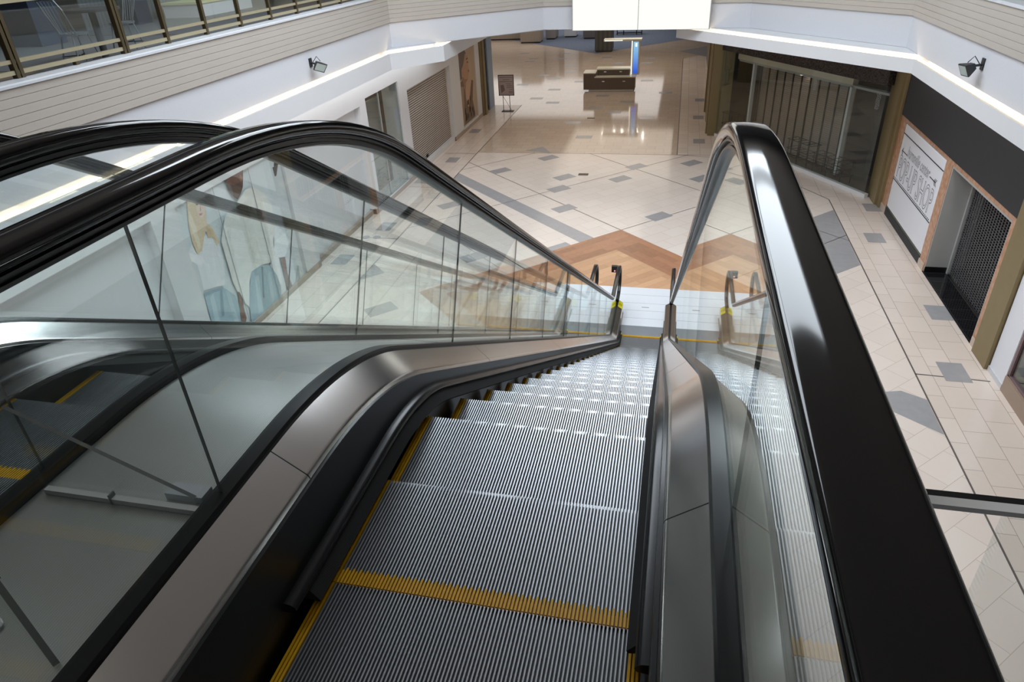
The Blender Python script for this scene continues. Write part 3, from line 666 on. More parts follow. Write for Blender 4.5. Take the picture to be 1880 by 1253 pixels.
# ------------------------------------------------------------------ lit sign boxes, floodlights
sg = empty('light_sign', 'blank glowing white two panel sign on the bridge fascia', 'sign', (-.87,22.2,4.68))
y1_, y0_ = 22.20, 21.92
def sbox(mb, x0,x1,z0,z1,dy0,dy1):
    f = lambda x: 22.36-.142*(x+2.9)*.75
    mb.add([(x0,f(x0)-dy1,z0),(x1,f(x1)-dy1,z0),(x1,f(x1)-dy0,z0),(x0,f(x0)-dy0,z0),(x0,f(x0)-dy1,z1),(x1,f(x1)-dy1,z1),(x1,f(x1)-dy0,z1),(x0,f(x0)-dy0,z1)],
           [(0,3,2,1),(4,5,6,7),(0,1,5,4),(1,2,6,5),(2,3,7,6),(3,0,4,7)])
m = MB(); sbox(m,-2.86,1.12,4.69,6.3,.0,.17); m.build('frame', M_SIGNFR, sg)
m = MB(); sbox(m,-2.83,-.91,4.70,6.28,.17,.175); m.build('left_panel', M_PANEL, sg)
m = MB(); sbox(m,-.89,1.09,4.70,6.28,.17,.175); m.build('right_panel', M_PANEL, sg)
rebase(sg)
def floodlight(x, y, z, sx, label):
    f = empty('floodlight', label, 'floodlight', (x,y,z), 'floodlights on the balcony fascias')
    m = MB(); m.box((x,y-.06,z-.08),(x+sx*.02,y+.06,z+.1)); m.build('wall_plate', M_FLOOD, f)
    m = MB(); m.tube([(x+sx*.02,y,z),(x+sx*.16,y,z-.02)], .02, 8); m.tube([(x+sx*.04,y+.03,z),(x+sx*.12,y+.1,z+.12),(x+sx*.22,y+.05,z+.03)], .008, 6); m.build('arm', M_FLOOD, f)
    m = MB(); c = Vector((x+sx*.2,y,z-.05))
    ux = Vector((sx*(.62 if sx > 0 else .86),-.62 if sx > 0 else -.12,-.42)).normalized(); uy = Vector((0,1,0)); uy = (uy-ux*uy.dot(ux)).normalized(); uz = ux.cross(uy)
    def P(a,bb,cc): return tuple(c+(ux*a+uy*bb+uz*cc)*.66)
    h = .15; fr = [P(.1,-.2,-h),P(.1,.2,-h),P(.1,.2,h),P(.1,-.2,h)]; bk = [P(-.12,-.1,-.07),P(-.12,.1,-.07),P(-.12,.1,.07),P(-.12,-.1,.07)]; fr2 = [P(.13,-.2,-h),P(.13,.2,-h),P(.13,.2,h),P(.13,-.2,h)]
    m.add(fr+bk+fr2, [(7,6,5,4),(0,1,5,4),(1,2,6,5),(2,3,7,6),(3,0,4,7),(0,1,9,8),(1,2,10,9),(2,3,11,10),(3,0,8,11),(8,9,10,11)]); m.build('housing', M_FLOOD, f)
    m = MB(); m.quad([P(.132,-.175,-.125),P(.132,.175,-.125),P(.132,.175,.125),P(.132,-.175,.125)]); m.build('lens', M_FLOODL, f)
    rebase(f)
floodlight(-7.55, 14.65, 5.06, 1, 'black floodlight mounted on the left white fascia')
floodlight(5.25, 13.35, 5.06, -1, 'black floodlight mounted on the right white fascia')

# ------------------------------------------------------------------ balcony railings and what stands behind them
def railing(x, sx, y0, y1, label, dbl):
    r_ = empty('balcony_railing', label, 'railing', (x,(y0+y1)/2,6.025))
    for z0,z1,n_,w in ((6.07,6.12,'bottom_rail',.05),(6.2,6.245,'lower_rail',.05),(6.86,6.92,'top_rail',.07)):
        m = MB(); m.box((x-w/2,y0,z0),(x+w/2,y1,z1)); m.build(n_, M_BRONZEL, r_)
    y = y0+.02; i = 0
    ys_ = [7.56-1.0*k for k in range(int((7.56-y0)/1.0)+1)][::-1]+[8.53,9.52,10.53,11.6,12.7,13.8,14.9,16,17.1,18.2]
    ys_ = [q for q in ys_ if y0 < q < y1]
    for q in ys_:
        d_ = min(abs(q-k) for k in dbl) < .1
        m = MB()
        if abs(q-8.53) < .05: m.box((x-.03,q-.03,6.025),(x+.03,q+.03,6.07))
        elif d_: m.box((x-.04,q-.055,6.025),(x+.04,q-.005,6.86)); m.box((x-.04,q+.015,6.025),(x+.04,q+.065,6.86))
        else: m.box((x-.035,q-.03,6.025),(x+.035,q+.03,6.86))
        m.build('post', M_BRONZE, r_)
    pq = [q for q in ys_ if abs(q-8.53) > .05]
    for a,c in zip(pq[:-1],pq[1:]):
        m = MB(); m.box((x-.005,a+.08,6.245),(x+.005,c-.08,6.86)); m.build('glass_pane', M_SHOPGL, r_)
    rebase(r_)
railing(-7.78,1,4.5,19.3,'bronze balcony railing with glass panes along the upper left level',[7.56,9.52])
railing(5.46,-1,4.5,17.6,'bronze balcony railing at the upper right corner',[9.52])
b = MB(); b.box((-13.2,-2,5.84),(-13,14.6,9.5)); struct(b.build('wall_upper_shop', stripes('dark brown boards',(.085,.072,.062),(.06,.05,.043),2,.25,.6)), 'dark boarded upper shop wall behind the balcony')
b = MB(); b.box((-13.2,14.6,5.84),(-13,24,9.5)); struct(b.build('wall_upper_counter', stripes('grey beadboard',(.20,.21,.22),(.16,.17,.18),1,.12,.6)), 'grey beadboard upper wall behind the balcony')
b = MB(); b.prism([(-12.9,9.2),(-8.9,9.2),(-8.6,13.2),(-12.9,13.6)], 5.84, 5.846); b.prism([(-12.9,13.7),(-8.4,13.3),(-8.2,18),(-12.9,19)], 5.84, 5.846); struct(b.build('floor_carpet', M_UPFG), 'grey carpet on the upper left level')
b = MB(); b.box((-12.4,11.95,5.85),(-11.7,12.6,8.0)); tag(b.build('panel_stand', M_BLUEP), 'dark blue upright panel behind the metal chairs on the balcony', 'panel')
b = MB(); b.box((-12.6,15.5,5.85),(-12.3,16.0,8.0)); tag(b.build('panel_stand', M_BLUEP), 'dark blue upright panel beside the pale yellow counter', 'panel')
ct = empty('counter', 'pale yellow topped counter on the upper left level', 'counter', (-11.8,18,5.846))
m = MB(); m.box((-12.6,16.9,5.846),(-11.6,19.4,6.15)); m.build('body', M_PANELW, ct); m = MB(); m.box((-12.65,16.85,6.15),(-11.55,19.45,6.2)); m.build('top', M_YELB, ct); rebase(ct)
b = MB(); b.box((-12.98,16.3,6.5),(-12.94,19.5,8)); tag(b.build('menu_board', M_AQUA), 'pale aqua board on the upper wall above the yellow counter', 'board')
tb = empty('pedestal_table', 'round dark pedestal table between the metal chairs on the balcony', 'table', (-8.85,10.3,5.84))
m = MB(); m.cyl((-8.85,10.3),.42,6.56,6.6,28); m.build('tabletop', M_TABLE, tb)
m = MB(); m.cyl((-8.85,10.3),.055,5.87,6.56,16); m.build('column', M_TABLE, tb); m = MB(); m.cyl((-8.85,10.3),.2,5.847,5.87,20); m.build('base', M_TABLE, tb); rebase(tb)
def chair():
    c = empty('metal_chair', '', 'chair', (0,0,0), 'metal cafe chairs on the balcony')
    m = MB(); n=24; m.prism([(.21*math.cos(2*PI*i/n),.20*math.sin(2*PI*i/n)) for i in range(n)], .44, .47); m.build('seat', M_CHAIR, c, bevel=.008)
    for sx in (-1,1):
        for sy in (-1,1):
            m = MB(); m.tube([(sx*.13,sy*.13,.44),(sx*.19,sy*.2,0)], .012, 8); m.build('leg', M_CHAIR, c)
    m = MB(); m.tube([(-.18,-.19,.15),(.18,.19,.15)], .007, 6); m.tube([(.18,-.19,.15),(-.18,.19,.15)], .007, 6); m.build('stretcher', M_WIRE, c)
    m = MB()
    for i in range(6):
        a = -.15+i*.06; m.tube([(a,.17-abs(a)*.3,.47),(a*1.35,.27,.92)], .007, 6)
    m.build('spindles', M_CHAIR, c)
    m = MB(); m.tube([(-.19,.1,.47),(-.23,.22,.80),(-.2,.28,.93),(0,.29,.95),(.2,.28,.93),(.23,.22,.80),(.19,.1,.47)], .012, 8); m.build('back_frame', M_CHAIR, c)
    return c
c1 = chair(); c1.location = (-8.68,9.62,5.85); c1.rotation_euler = (0,0,PI*.93); c1['label'] = 'spindle back metal chair on the balcony nearest the left photo edge'
c2 = copy_tree(c1); c2.location = (-9.02,11.1,5.85); c2.rotation_euler = (0,0,-.5); c2['label'] = 'spindle back metal chair on the balcony beyond the pedestal table'

# ------------------------------------------------------------------ kiosk, easel, far furniture
kx, ky = -4.45, 37.0
k = empty('mall_kiosk', 'dark wood vending kiosk with pale counters and blue lightbox tower in the corridor', 'kiosk', (kx+1.3,ky+.7,0))
m = MB(); m.box((kx+.25,ky+.1,.006),(kx+2.55,ky+1.5,.12)); m.build('plinth', M_STEELD, k)
m = MB(); m.box((kx,ky,.12),(kx+2.62,ky+.7,.70)); m.build('front_cabinet', M_WOODK, k)
m = MB(); m.box((kx,ky,.70),(kx+.6,ky+.9,.90)); m.build('side_cabinet', M_WOODK, k)
m = MB(); m.box((kx-.02,ky-.02,.90),(kx+.62,ky+.95,.94)); m.build('side_top', M_KTOP, k)
m = MB(); m.box((kx+.56,ky-.03,.70),(kx+2.66,ky+.75,.75)); m.build('counter_top', M_KTOP, k)
m = MB(); m.box((kx+.66,ky+.4,.75),(kx+2.3,ky+1.0,1.02)); m.build('upper_cabinet', M_WOODK, k)
m = MB(); m.box((kx+.62,ky+.36,1.02),(kx+2.34,ky+1.05,1.08)); m.build('upper_top', plain('bright counter glass',(.86,.86,.72),.25), k)
for x_,y_,z_ in ((.95,ky,.5),(2.0,ky,.5),(1.0,ky+.4,.9),(1.8,ky+.4,.9)):
    m = MB(); m.box((kx+x_,y_-.03,z_),(kx+x_+.13,y_,z_+.05)); m.build('handle', M_STEEL, k)
m = MB(); m.box((kx+2.38,ky+.55,.75),(kx+2.78,ky+.85,2.35)); m.build('tower', M_KTOP, k)
m = MB(); m.box((kx+2.46,ky+.535,.80),(kx+2.70,ky+.55,2.3)); m.build('lightbox', M_BLUELB, k)
m = MB(); m.box((kx+2.55,ky+.53,2.08),(kx+2.63,ky+.54,2.24)); m.build('lightbox_logo', M_KLIT, k)
m = MB(); m.box((kx+2.36,ky+.54,.76),(kx+2.40,ky+.62,2.35)); m.build('lit_edge', M_KLIT, k)
m = MB(); m.box((kx+.95,ky+.5,2.35),(kx+2.85,ky+1.1,2.43)); m.build('canopy', M_KTOP, k)
m = MB(); m.box((kx+1.0,ky+.49,2.37),(kx+1.9,ky+.5,2.40)); m.build('canopy_light', M_KLIT, k)
rebase(k)

ex, ey = -7.5, 32.6
e_ = empty('easel_sign', 'black easel with a framed lilac notice standing on the corridor tiles', 'sign', (ex,ey,0))
m = MB(); m.box((ex-.28,ey-.05,.0),(ex+.28,ey+.25,.02)); m.build('foot', M_WIRE, e_)
for sx in (-.18,.14):
    m = MB(); m.tube([(ex+sx,ey,.02),(ex+sx,ey,.8)], .014, 8); m.build('leg', M_WIRE, e_)
m = MB(); m.tube([(ex+.14,ey+.25,.02),(ex-.18,ey+.02,.7)], .007, 6); m.build('brace', M_WIRE, e_)
m = MB(); m.box((ex-.36,ey-.02,.75),(ex+.36,ey+.0,1.65)); m.build('notice', M_PAPER, e_)
m = MB(); w_ = .025
for a in ((ex-.37,.74,ex+.37,.74+w_),(ex-.37,1.64,ex+.37,1.64+w_),(ex-.37,.74,ex-.37+w_,1.665),(ex+.37-w_,.74,ex+.37,1.665)): m.box((a[0],ey-.035,a[1]),(a[2],ey+.005,a[3]))
m.build('frame', M_WIRE, e_)
m = MB()
for i,(x0,x1,z) in enumerate(((-.3,.3,1.54),(-.15,.18,1.44),(-.3,.3,1.35),(0,.25,1.25),(.02,.3,1.17),(.02,.3,1.09),(.15,.3,.99),(.12,.3,.9),(.12,.3,.85))): m.box((ex+x0,ey-.024,z),(ex+x1,ey-.019,z+.028))
m.add([(ex-.28,ey-.024,1.2),(ex-.12,ey-.024,1.23),(ex-.06,ey-.024,.98),(ex-.24,ey-.024,.85)], [(0,1,2,3)]); m.build('print', M_SHADE, e_)
rebase(e_)

def box_thing(name, label, cat, a, c, mats, group=None, top=None):
    r_ = empty(name, label, cat, ((a[0]+c[0])/2,(a[1]+c[1])/2,a[2]), group)
    m = MB(); m.box((a[0]+.05,a[1]+.05,a[2]),(c[0]-.05,c[1]-.05,a[2]+.1)); m.build('toe_kick', M_DARK, r_)
    m = MB(); m.box((a[0],a[1],a[2]+.1),c); m.build('body', mats, r_)
    rebase(r_)
box_thing('display_cabinet', 'pale wood display cabinet at the carpet edge, leftmost one', 'cabinet', (-14.6,57.2,.005),(-11.9,58.6,2.6), M_WOODL)
box_thing('display_cabinet', 'pale wood display cabinet beside the blue carpet, broad one in the middle', 'cabinet', (-11.7,55.2,.005),(-10.15,56.6,3.0), M_WOODL)
box_thing('display_cabinet', 'grey display cabinet on the blue carpet behind the pale wood ones', 'cabinet', (-10.05,57.0,.005),(-9.3,58.6,3.0), plain('grey cabinet',(.30,.28,.26),.5))
box_thing('display_cabinet', 'pale grey display cabinet on the blue carpet, rightmost of the cabinets', 'cabinet', (-8.75,58.0,.005),(-7.8,59.4,3.0), M_LEDGE)
box_thing('column_casing', 'dark square column casing standing at the front point of the blue carpet', 'column', (-5.42,50.2,.005),(-4.25,51.4,4.6), stripes('dark column boards',(.075,.07,.065),(.05,.047,.044),0,.3,.4))
box_thing('display_case', 'dark low case standing on the blue carpet behind the column', 'case', (-7.1,56.8,.005),(-5.9,57.8,3.2), plain('dark case',(.13,.12,.115),.5))
bn = empty('bench', 'black framed bench on the blue carpet beyond the kiosk', 'bench', (-3.9,59,.005))
m = MB(); m.box((-4.75,58.7,.62),(-2.7,59.4,.70)); m.build('seat', M_WIRE, bn)
for x_ in (-4.7,-4.2,-3.2,-2.8):
    m = MB(); m.box((x_,58.72,.005),(x_+.07,58.8,.62)); m.build('leg', M_WIRE, bn)
m = MB(); m.box((-4.7,58.9,.1),(-2.75,58.96,.16)); m.build('stretcher', M_WIRE, bn); rebase(bn)

# ------------------------------------------------------------------ escalators
ZT, ZB = 6.19, .35             # deck heights top / bottom
YT = 1.645; YB = YT+(ZT-ZB)/T30; RT, RB = 1.55, 1.0
def path(n, y0, y1, ZT=ZT, YT=YT, RT=RT, ZB=ZB, RB=RB, na=14):
    YB = YT+(ZT-ZB)/T30
    out = []; ya = YT-RT*T15; yd = YB+RB*T15
    if y0 < ya: out.append(((y0,ZT+n),(0,1)))
    for i in range(na+1):
        a = PI/6*i/na; out.append(((ya+(RT+n)*math.sin(a), ZT-RT+(RT+n)*math.cos(a)), (math.sin(a),math.cos(a))))
    for i in range(na+1):
        a = PI/6*(1-i/na); out.append(((yd-(RB-n)*math.sin(a), ZB+RB-(RB-n)*math.cos(a)), (math.sin(a),math.cos(a))))
    if y1 > yd: out.append(((y1,ZB+n),(0,1)))
    return out
def pt(s):                     # reference (n=0) point by arclength from y=ya
    ya = YT-RT*T15; La = RT*PI/6; c1 = (ya+RT*math.sin(PI/6), ZT-RT+RT*math.cos(PI/6)); yd = YB+RB*T15
    c2 = (yd-RB*math.sin(PI/6), ZB+RB-RB*math.cos(PI/6)); Ls = math.hypot(c2[0]-c1[0],c2[1]-c1[1]); Lb = RB*PI/6
    if s < 0: return (ya+s,ZT),(0,1)
    if s < La: a = s/RT; return (ya+RT*math.sin(a),ZT-RT+RT*math.cos(a)),(math.sin(a),math.cos(a))
    if s < La+Ls: t = s-La; return (c1[0]+t*math.cos(PI/6),c1[1]-t*.5),(.5,math.cos(PI/6))
    if s < La+Ls+Lb: a = PI/6-(s-La-Ls)/RB; return (yd-RB*math.sin(a),ZB+RB-RB*math.cos(a)),(math.sin(a),math.cos(a))
    return (yd+s-La-Ls-Lb,ZB),(0,1)
LA_ = RT*PI/6; YA_ = YT-RT*T15
LTOT = LA_+RB*PI/6+math.hypot((YB+RB*T15-RB*.5)-(YA_+RT*.5),1)*0
_c1 = (YA_+RT*.5, ZT-RT+RT*math.cos(PI/6)); _c2 = (YB+RB*T15-RB*.5, ZB+RB-RB*math.cos(PI/6)); LSL = math.hypot(_c2[0]-_c1[0],_c2[1]-_c1[1])
YD_ = YB+RB*T15
def seg(s0, s1, n=24):
    brk = [s0,s1]+[q for q in [LA_*i/10 for i in range(11)]+[LA_+LSL+RB*PI/6*i/10 for i in range(11)] if s0 < q < s1]
    return [pt(q) for q in sorted(brk)]
def tread_z(y):
    yt = 1.837; top = 5.84; R = 1.0; ya = yt-R*T15; yb = yt+top/T30
    if y <= ya: return top
    if y <= ya+R*.5: return top-R+math.sqrt(max(0,R*R-(y-ya)**2))
    y2 = yb+R*T15
    if y <= y2-R*.5: return top-(y-yt)*T30
    if y <= y2: return max(.032, R-math.sqrt(max(0,R*R-(y2-y)**2)))
    return .032
HW = .42
def step_mesh():
    """one tread: origin at the middle of its nose, ridges run back along -Y"""
    m = MB(); p = .0097; n = int(2*HW/p); d = .398
    m.box((-HW,-d,-.05),(HW,0,-.012),1)
    x = -HW+(2*HW-n*p)/2
    for i in range(n):
        a = x+i*p+.0024; c = a+.0048
        m.add([(a,-d,-.012),(c,-d,-.012),(c,0,-.012),(a,0,-.012),(a+.0004,-d,0),(c-.0004,-d,0),(c-.0004,0,0),(a+.0004,0,0)],
              [(4,5,6,7),(0,1,5,4),(1,2,6,5),(2,3,7,6),(3,0,4,7)], 0)
    m.add([(-HW,0,-.05),(HW,0,-.05),(HW,-.05,-.2),(HW,-.12,-.3),(-HW,-.12,-.3),(-HW,-.05,-.2)], [(0,1,2,5),(5,2,3,4)], 1)
    return m
def edge_meshes():
    p = .0097; n = int(2*HW/p); d = .398; x = -HW+(2*HW-n*p)/2; out = []
    for sx, idx in ((-1,range(3)),(1,range(n-3,n))):
        m = MB()
        for i in idx: a = x+i*p+.0018; m.box((a,-d,-.0115),(a+.0062,.0005,.0012))
        m.box((sx*HW,-d,-.0115),(sx*(HW-3*p),.0002,-.008),1); out.append(m)
    m = MB()
    for i in range(3,n-3): a = x+i*p+.002; m.box((a,-d,-.0115),(a+.0056,-d+.03+(.012 if i%2 else .02),.001))
    m.box((-HW+3*p,-d,-.0118),(HW-3*p,-d+.034,-.006),1); out.append(m)
    return out
STEP0 = step_mesh(); EDGES = edge_meshes()
M_ORANGE = plain('orange step edge groove', (.36,.15,.003), .5, 0, .2, 25)
def rail_path():
    n = .755; P = path(n, -1.2, 13.36)
    c = (13.36, ZB+n-.35)
    for i in range(1,17):
        a = PI*i/16; P.append(((c[0]+.35*math.sin(a), c[1]+.35*math.cos(a)), (math.sin(a),math.cos(a))))
    P.append(((13.1, ZB+n-.70),(0,-1)))
    top = (-1.2, ZT+n-.35); Q = [((-1.0,ZT+n-.70),(0,-1))]
    for i in range(0,17):
        a = -PI+PI*i/16; Q.append(((top[0]+.35*math.sin(a), top[1]+.35*math.cos(a)),(math.sin(a),math.cos(a))))
    return Q[:-1]+P
RAILP = rail_path()
def NOSE(y0, y1): return path(0, y0, y1, 5.84, 1.837, 1.0, .009, 1.0)
def escalator(cx, name_label, phase, left_nb, right_nb, caution):
    E = empty('escalator', name_label, 'escalator', (cx, 6.5, 0))
    # steps
    first = None; second = None
    k = -4
    while True:
        y = 1.08+phase+.4*k; k += 1
        if y > 12.62: break
        z = tread_z(y)
        if first is None or (y > 1.72 and second is None):
            st = STEP0.build('step', [M_TREAD, M_TREADG], E); 
            for nm_, em_ in zip(('side_edge','side_edge','rear_edge'), EDGES):
                if nm_ == 'rear_edge' and y > 1.72: continue
                ed = em_.build(nm_, [M_YELLOW, M_ORANGE], st); ed['label'] = 'yellow safety edging of the step'
            if first is None: first = st
            else: second = st
            st.location = (cx, y, z-.0005)
        else:
            src = second or first; st = src.copy(); COL.objects.link(st); st.parent = E; st.location = (cx, y, z-.0005)
            for ch in src.children: c = ch.copy(); COL.objects.link(c); c.parent = st
    for sx, side in ((-1,'left'),(1,'right')):
        gx = cx+sx*.568
        m = MB(); P = path(0,-.9,12.95)
        sk = MB(); sk.sweep([(cx+sx*.436-cx,-.075),(sx*.446,-.075),(sx*.446,-.78),(sx*.436,-.78)], path(0,-.9,12.62), cx); sk.build('skirt_panel', M_SKIRT, E, smooth=30)
        br = MB(); br.sweep([(sx*.436,.092),(sx*.420,.090),(sx*.409,.083),(sx*.405,.072),(sx*.412,.062),(sx*.436,.060)], NOSE(.93,12.4), cx); bo = br.build('brush_holder', M_BRUSH, E, smooth=50)
        bs = MB(); bs.sweep([(sx*.434,.064),(sx*.412,.064),(sx*.384,.028),(sx*.389,.022),(sx*.434,.03)], NOSE(1.0,12.4), cx); bs.build('bristles', M_BRIST, bo)
        dk = MB(); dk.sweep([(sx*.540,.004),(sx*.458,-.058),(sx*.453,-.062),(sx*.450,-.066),(sx*.438,-.098),(sx*.452,-.098),(sx*.540,-.05)], path(0,-.9,13.28), cx); do = dk.build('inner_deck', M_STEEL, E, smooth=30)
        for s_ in (-.06, 1.19+.66, 4.4, 6.9, 9.4):
            a, c_ = pt(s_), pt(s_+.003)
            j = MB(); j.sweep([(sx*.5402,.0045),(sx*.458,-.0575),(sx*.453,-.0615),(sx*.4495,-.066),(sx*.4375,-.0985),(sx*.46,-.09)], [a,c_], cx); j.build('deck_seam', M_BLACK, do)
        gk = MB(); gk.sweep([(-.028,-.01),(-.028,.014),(-.022,.022),(.022,.022),(.028,.014),(.028,-.01)], path(0,-.9,13.29), gx); gk.build('glass_channel', M_BLACK, E, smooth=30)
        # handrail with its guide
        hp = [(-.030,-.0005),(0,.0005),(.030,-.0005),(.0355,-.003),(.039,-.008),(.0405,-.016),(.0405,-.022),(.0375,-.031),(.030,-.036),(.022,-.036),(.022,-.030),(-.022,-.030),(-.022,-.036),(-.030,-.036),(-.0375,-.031),(-.0405,-.022),(-.0405,-.016),(-.039,-.008),(-.0355,-.003)]
        h = MB(); h.sweep(hp, RAILP, gx); h.build('handrail', M_RUBBER, E, smooth=60)
        gd = MB(); gd.sweep([(-.021,-.029),(.021,-.029),(.021,-.040),(.030,-.041),(.030,-.046),(.016,-.048),(.016,-.056),(.024,-.057),(.024,-.064),(.010,-.068),(-.010,-.068),(-.024,-.064),(-.024,-.057),(-.016,-.056),(-.016,-.048),(-.030,-.046),(-.030,-.041),(-.021,-.040)], RAILP, gx); gd.build('handrail_guide', M_GUIDE, E, smooth=40)
        # glass panels
        cuts = [1.0-YA_]+[LA_+ (2.66-_c1[0])/math.cos(PI/6) + 1.27*i for i in range(8)]
        s_end = LA_+LSL+RB*PI/6+(13.36-YD_)
        cuts = [-.95-YA_]+cuts+[s_end]
        for a,c_ in zip(cuts[:-1],cuts[1:]):
            if c_-a < .3: continue
            lastp = abs(c_-s_end) < 1e-6
            pts = seg(a+.001, c_-(.001 if not lastp else 0))
            g = MB(); n0, n1 = .01, .70
            lo = [(P_[0]+N_[0]*n0, P_[1]+N_[1]*n0) for P_,N_ in pts]; hi = [(P_[0]+N_[0]*n1, P_[1]+N_[1]*n1) for P_,N_ in pts]
            if lastp:
                cc = (13.36, ZB+.405)
                for i in range(1,12):
                    t = PI*i/12; rr_ = .295 if i < 12 else .3
                    hi.append((cc[0]+rr_*math.sin(t), cc[1]+rr_*math.cos(t)))
            t_ = .004
            o_ = hi+lo[::-1]; n = len(o_)
            # side faces as quads where possible
            nl = len(lo)
            vs = [(gx-t_,y,z) for y,z in lo]+[(gx-t_,y,z) for y,z in hi[:nl]]+[(gx+t_,y,z) for y,z in lo]+[(gx+t_,y,z) for y,z in hi[:nl]]
            fs = []; 
            for i in range(nl-1):
                fs.append((i,i+1,nl+i+1,nl+i)); fs.append((2*nl+i,3*nl+i,3*nl+i+1,2*nl+i+1))
            g.add(vs, fs, 0)
            e = [(0,nl,3*nl,2*nl)]
            if not lastp: e.append((nl-1,3*nl-1,4*nl-1,2*nl-1))
            g.add(vs, e, 1)
            if lastp:
                ex_ = [lo[-1],hi[nl-1]]+hi[nl:]
                g.add([(gx-t_,y,z) for y,z in ex_], [tuple(range(len(ex_)))], 0); g.add([(gx+t_,y,z) for y,z in ex_], [tuple(range(len(ex_)))[::-1]], 0)
            g.build('glass_panel', [M_GLASS, M_EDGE], E)
        # newel deck at the foot, outer side
        nd = MB(); nd.sweep([(sx*.596,.004),(sx*.69,-.06),(sx*.69,-.34),(sx*.45,-.34),(sx*.45,-.10),(sx*.540,-.03)], [((11.6,ZB),(0,1)),((13.28,ZB),(0,1))], cx); nd.build('newel_deck', M_STEELD, E)
        fc = MB(); fc.add([(cx+sx*.45,13.281,.012),(cx+sx*.69,13.281,.012),(cx+sx*.69,13.281,ZB-.06),(cx+sx*.595,13.285,ZB+.003),(cx+sx*.54,13.285,ZB+.003),(cx+sx*.45,13.281,ZB-.06),
                           (cx+sx*.47,13.34,.012),(cx+sx*.67,13.34,.012),(cx+sx*.67,13.33,ZB-.09),(cx+sx*.595,13.31,ZB-.02),(cx+sx*.54,13.31,ZB-.02),(cx+sx*.47,13.33,ZB-.09)],
                          [(6,7,8,9,10,11),(0,1,7,6),(1,2,8,7),(2,3,9,8),(3,4,10,9),(4,5,11,10),(5,0,6,11)]); fc.build('newel_cap', M_STEELD, E)
        cb = MB(); cb.add([(cx+sx*.436,12.36,.03),(cx+sx*.38,12.36,.03),(cx+sx*.436,12.22,.03),(cx+sx*.436,12.36,.085),(cx+sx*.39,12.36,.075),(cx+sx*.436,12.22,.075)], [(0,1,2),(3,4,5),(0,1,4,3),(1,2,5,4),(2,0,3,5)]); cb.build('comb_corner', M_YLABEL, E)
    # outer decks and cladding
    if not left_nb or not right_nb:
        sx = 1 if not right_nb else -1
        od = MB(); od.sweep([(sx*.596,.004),(sx*.70,-.02),(sx*.70,-1.05),(sx*.69,-1.05),(sx*.69,-.03),(sx*.596,-.02)], path(0,-.9,12.0), cx); od.build('outer_cladding', M_STEELD, E, smooth=30)
    un = MB(); un.sweep([(-.69,-1.0),(.69,-1.0),(.69,-1.06),(-.69,-1.06)], path(0,-.9,10.9), cx); un.build('truss_soffit', M_WHITE, E)
    if caution:
        st2 = MB(); st2.add([(cx+.465,.3,ZT-.048),(cx+.53,.3,ZT+.0),(cx+.53,.66,ZT+.0),(cx+.465,.66,ZT-.048)], [(0,1,2,3)]); st2.add([(cx+.465,.3,ZT-.051),(cx+.53,.3,ZT-.003),(cx+.53,.66,ZT-.003),(cx+.465,.66,ZT-.051)], [(3,2,1,0)]); st2.build('deck_sticker', M_PANELW, E)
    # comb and landing plates
    cp_ = MB(); cp_.box((cx-.434,12.345,.0),(cx+.434,12.76,.035)); cp_.build('comb_plate', M_COMB, E)
    ct_ = MB(); 
    for i in range(84): 
        a = cx-.405+i*.0097; ct_.box((a,12.285,.02),(a+.005,12.345,.034))
    ct_.box((cx-.41,12.335,.02),(cx+.41,12.352,.0365)); ct_.build('comb_teeth', M_YELLOW, E)
    lp = MB(); x0 = cx-(.82 if cx > -1 else .80); x1 = cx+(.8 if cx > -1 else .814)
    lp.box((x0,13.33,.0),(x1,14.58,.030)); lp.box((cx-.44,12.76,.0),(cx+.44,13.33,.030)); lp.build('landing_plate', M_PLATE, E)
    ls = MB()
    for y in (13.1,13.45,13.8,14.2): ls.box((x0 if y > 13.3 else cx-.44,y,.0295),(x1 if y > 13.3 else cx+.44,y+.008,.0308))
    ls.box((cx-.06,13.6,.0295),(cx+.10,13.63,.0315)); ls.build('plate_seam', M_GREYT, E)
    tp = MB(); tp.box((cx-.434,-1.6,5.80),(cx+.434,-.52,5.843)); tp.build('upper_comb_plate', M_COMB, E)
    if caution:
        sx = -1; gx = cx+sx*.568
        for q, (xa, xb, za, zb) in enumerate(((.598,.69,.006,-.058),(.538,.45,.006,-.058))):
            lb = MB(); y0, y1 = 12.98, 13.26
            d_ = .0025
            A_ = [(cx+sx*xa,y0,ZB+za+d_),(cx+sx*xb,y0,ZB+zb+d_),(cx+sx*xb,y1,ZB+zb+d_),(cx+sx*xa,y1,ZB+za+d_)]
            B_ = [(x,y,z-.002) for x,y,z in A_]
            lb.add(A_+B_, [(0,1,2,3),(7,6,5,4),(0,1,5,4),(1,2,6,5),(2,3,7,6),(3,0,4,7)]); lo_ = lb.build('caution_label', M_YLABEL, E)
            vs, fs = text_mesh('CAUTION', 1); xs = [v[0] for v in vs]; hs = [v[1] for v in vs]; w = max(xs)-min(xs); h = max(hs)-min(hs)
            tm = MB(); L_ = math.hypot(xb-xa, zb-za)
            lo_x = min(cx+sx*xa, cx+sx*xb); 
            def mp(v):
                u = (v[0]-min(xs))/w; t = (v[1]-min(hs))/h
                x = lo_x+.008+u*(abs(xb-xa)-.016); f = abs(x-(cx+sx*xa))/abs(xb-xa); return (x, 13.07+t*.10, ZB+za+(zb-za)*f+.0045)
            tm.add([mp(v) for v in vs], fs); tm.build('lettering', M_INK, lo_)
        sb = MB(); sb.box((gx-.17,13.5,.90),(gx-.045,13.58,1.04)); so = sb.build('signal_box', M_FLOOD, E)
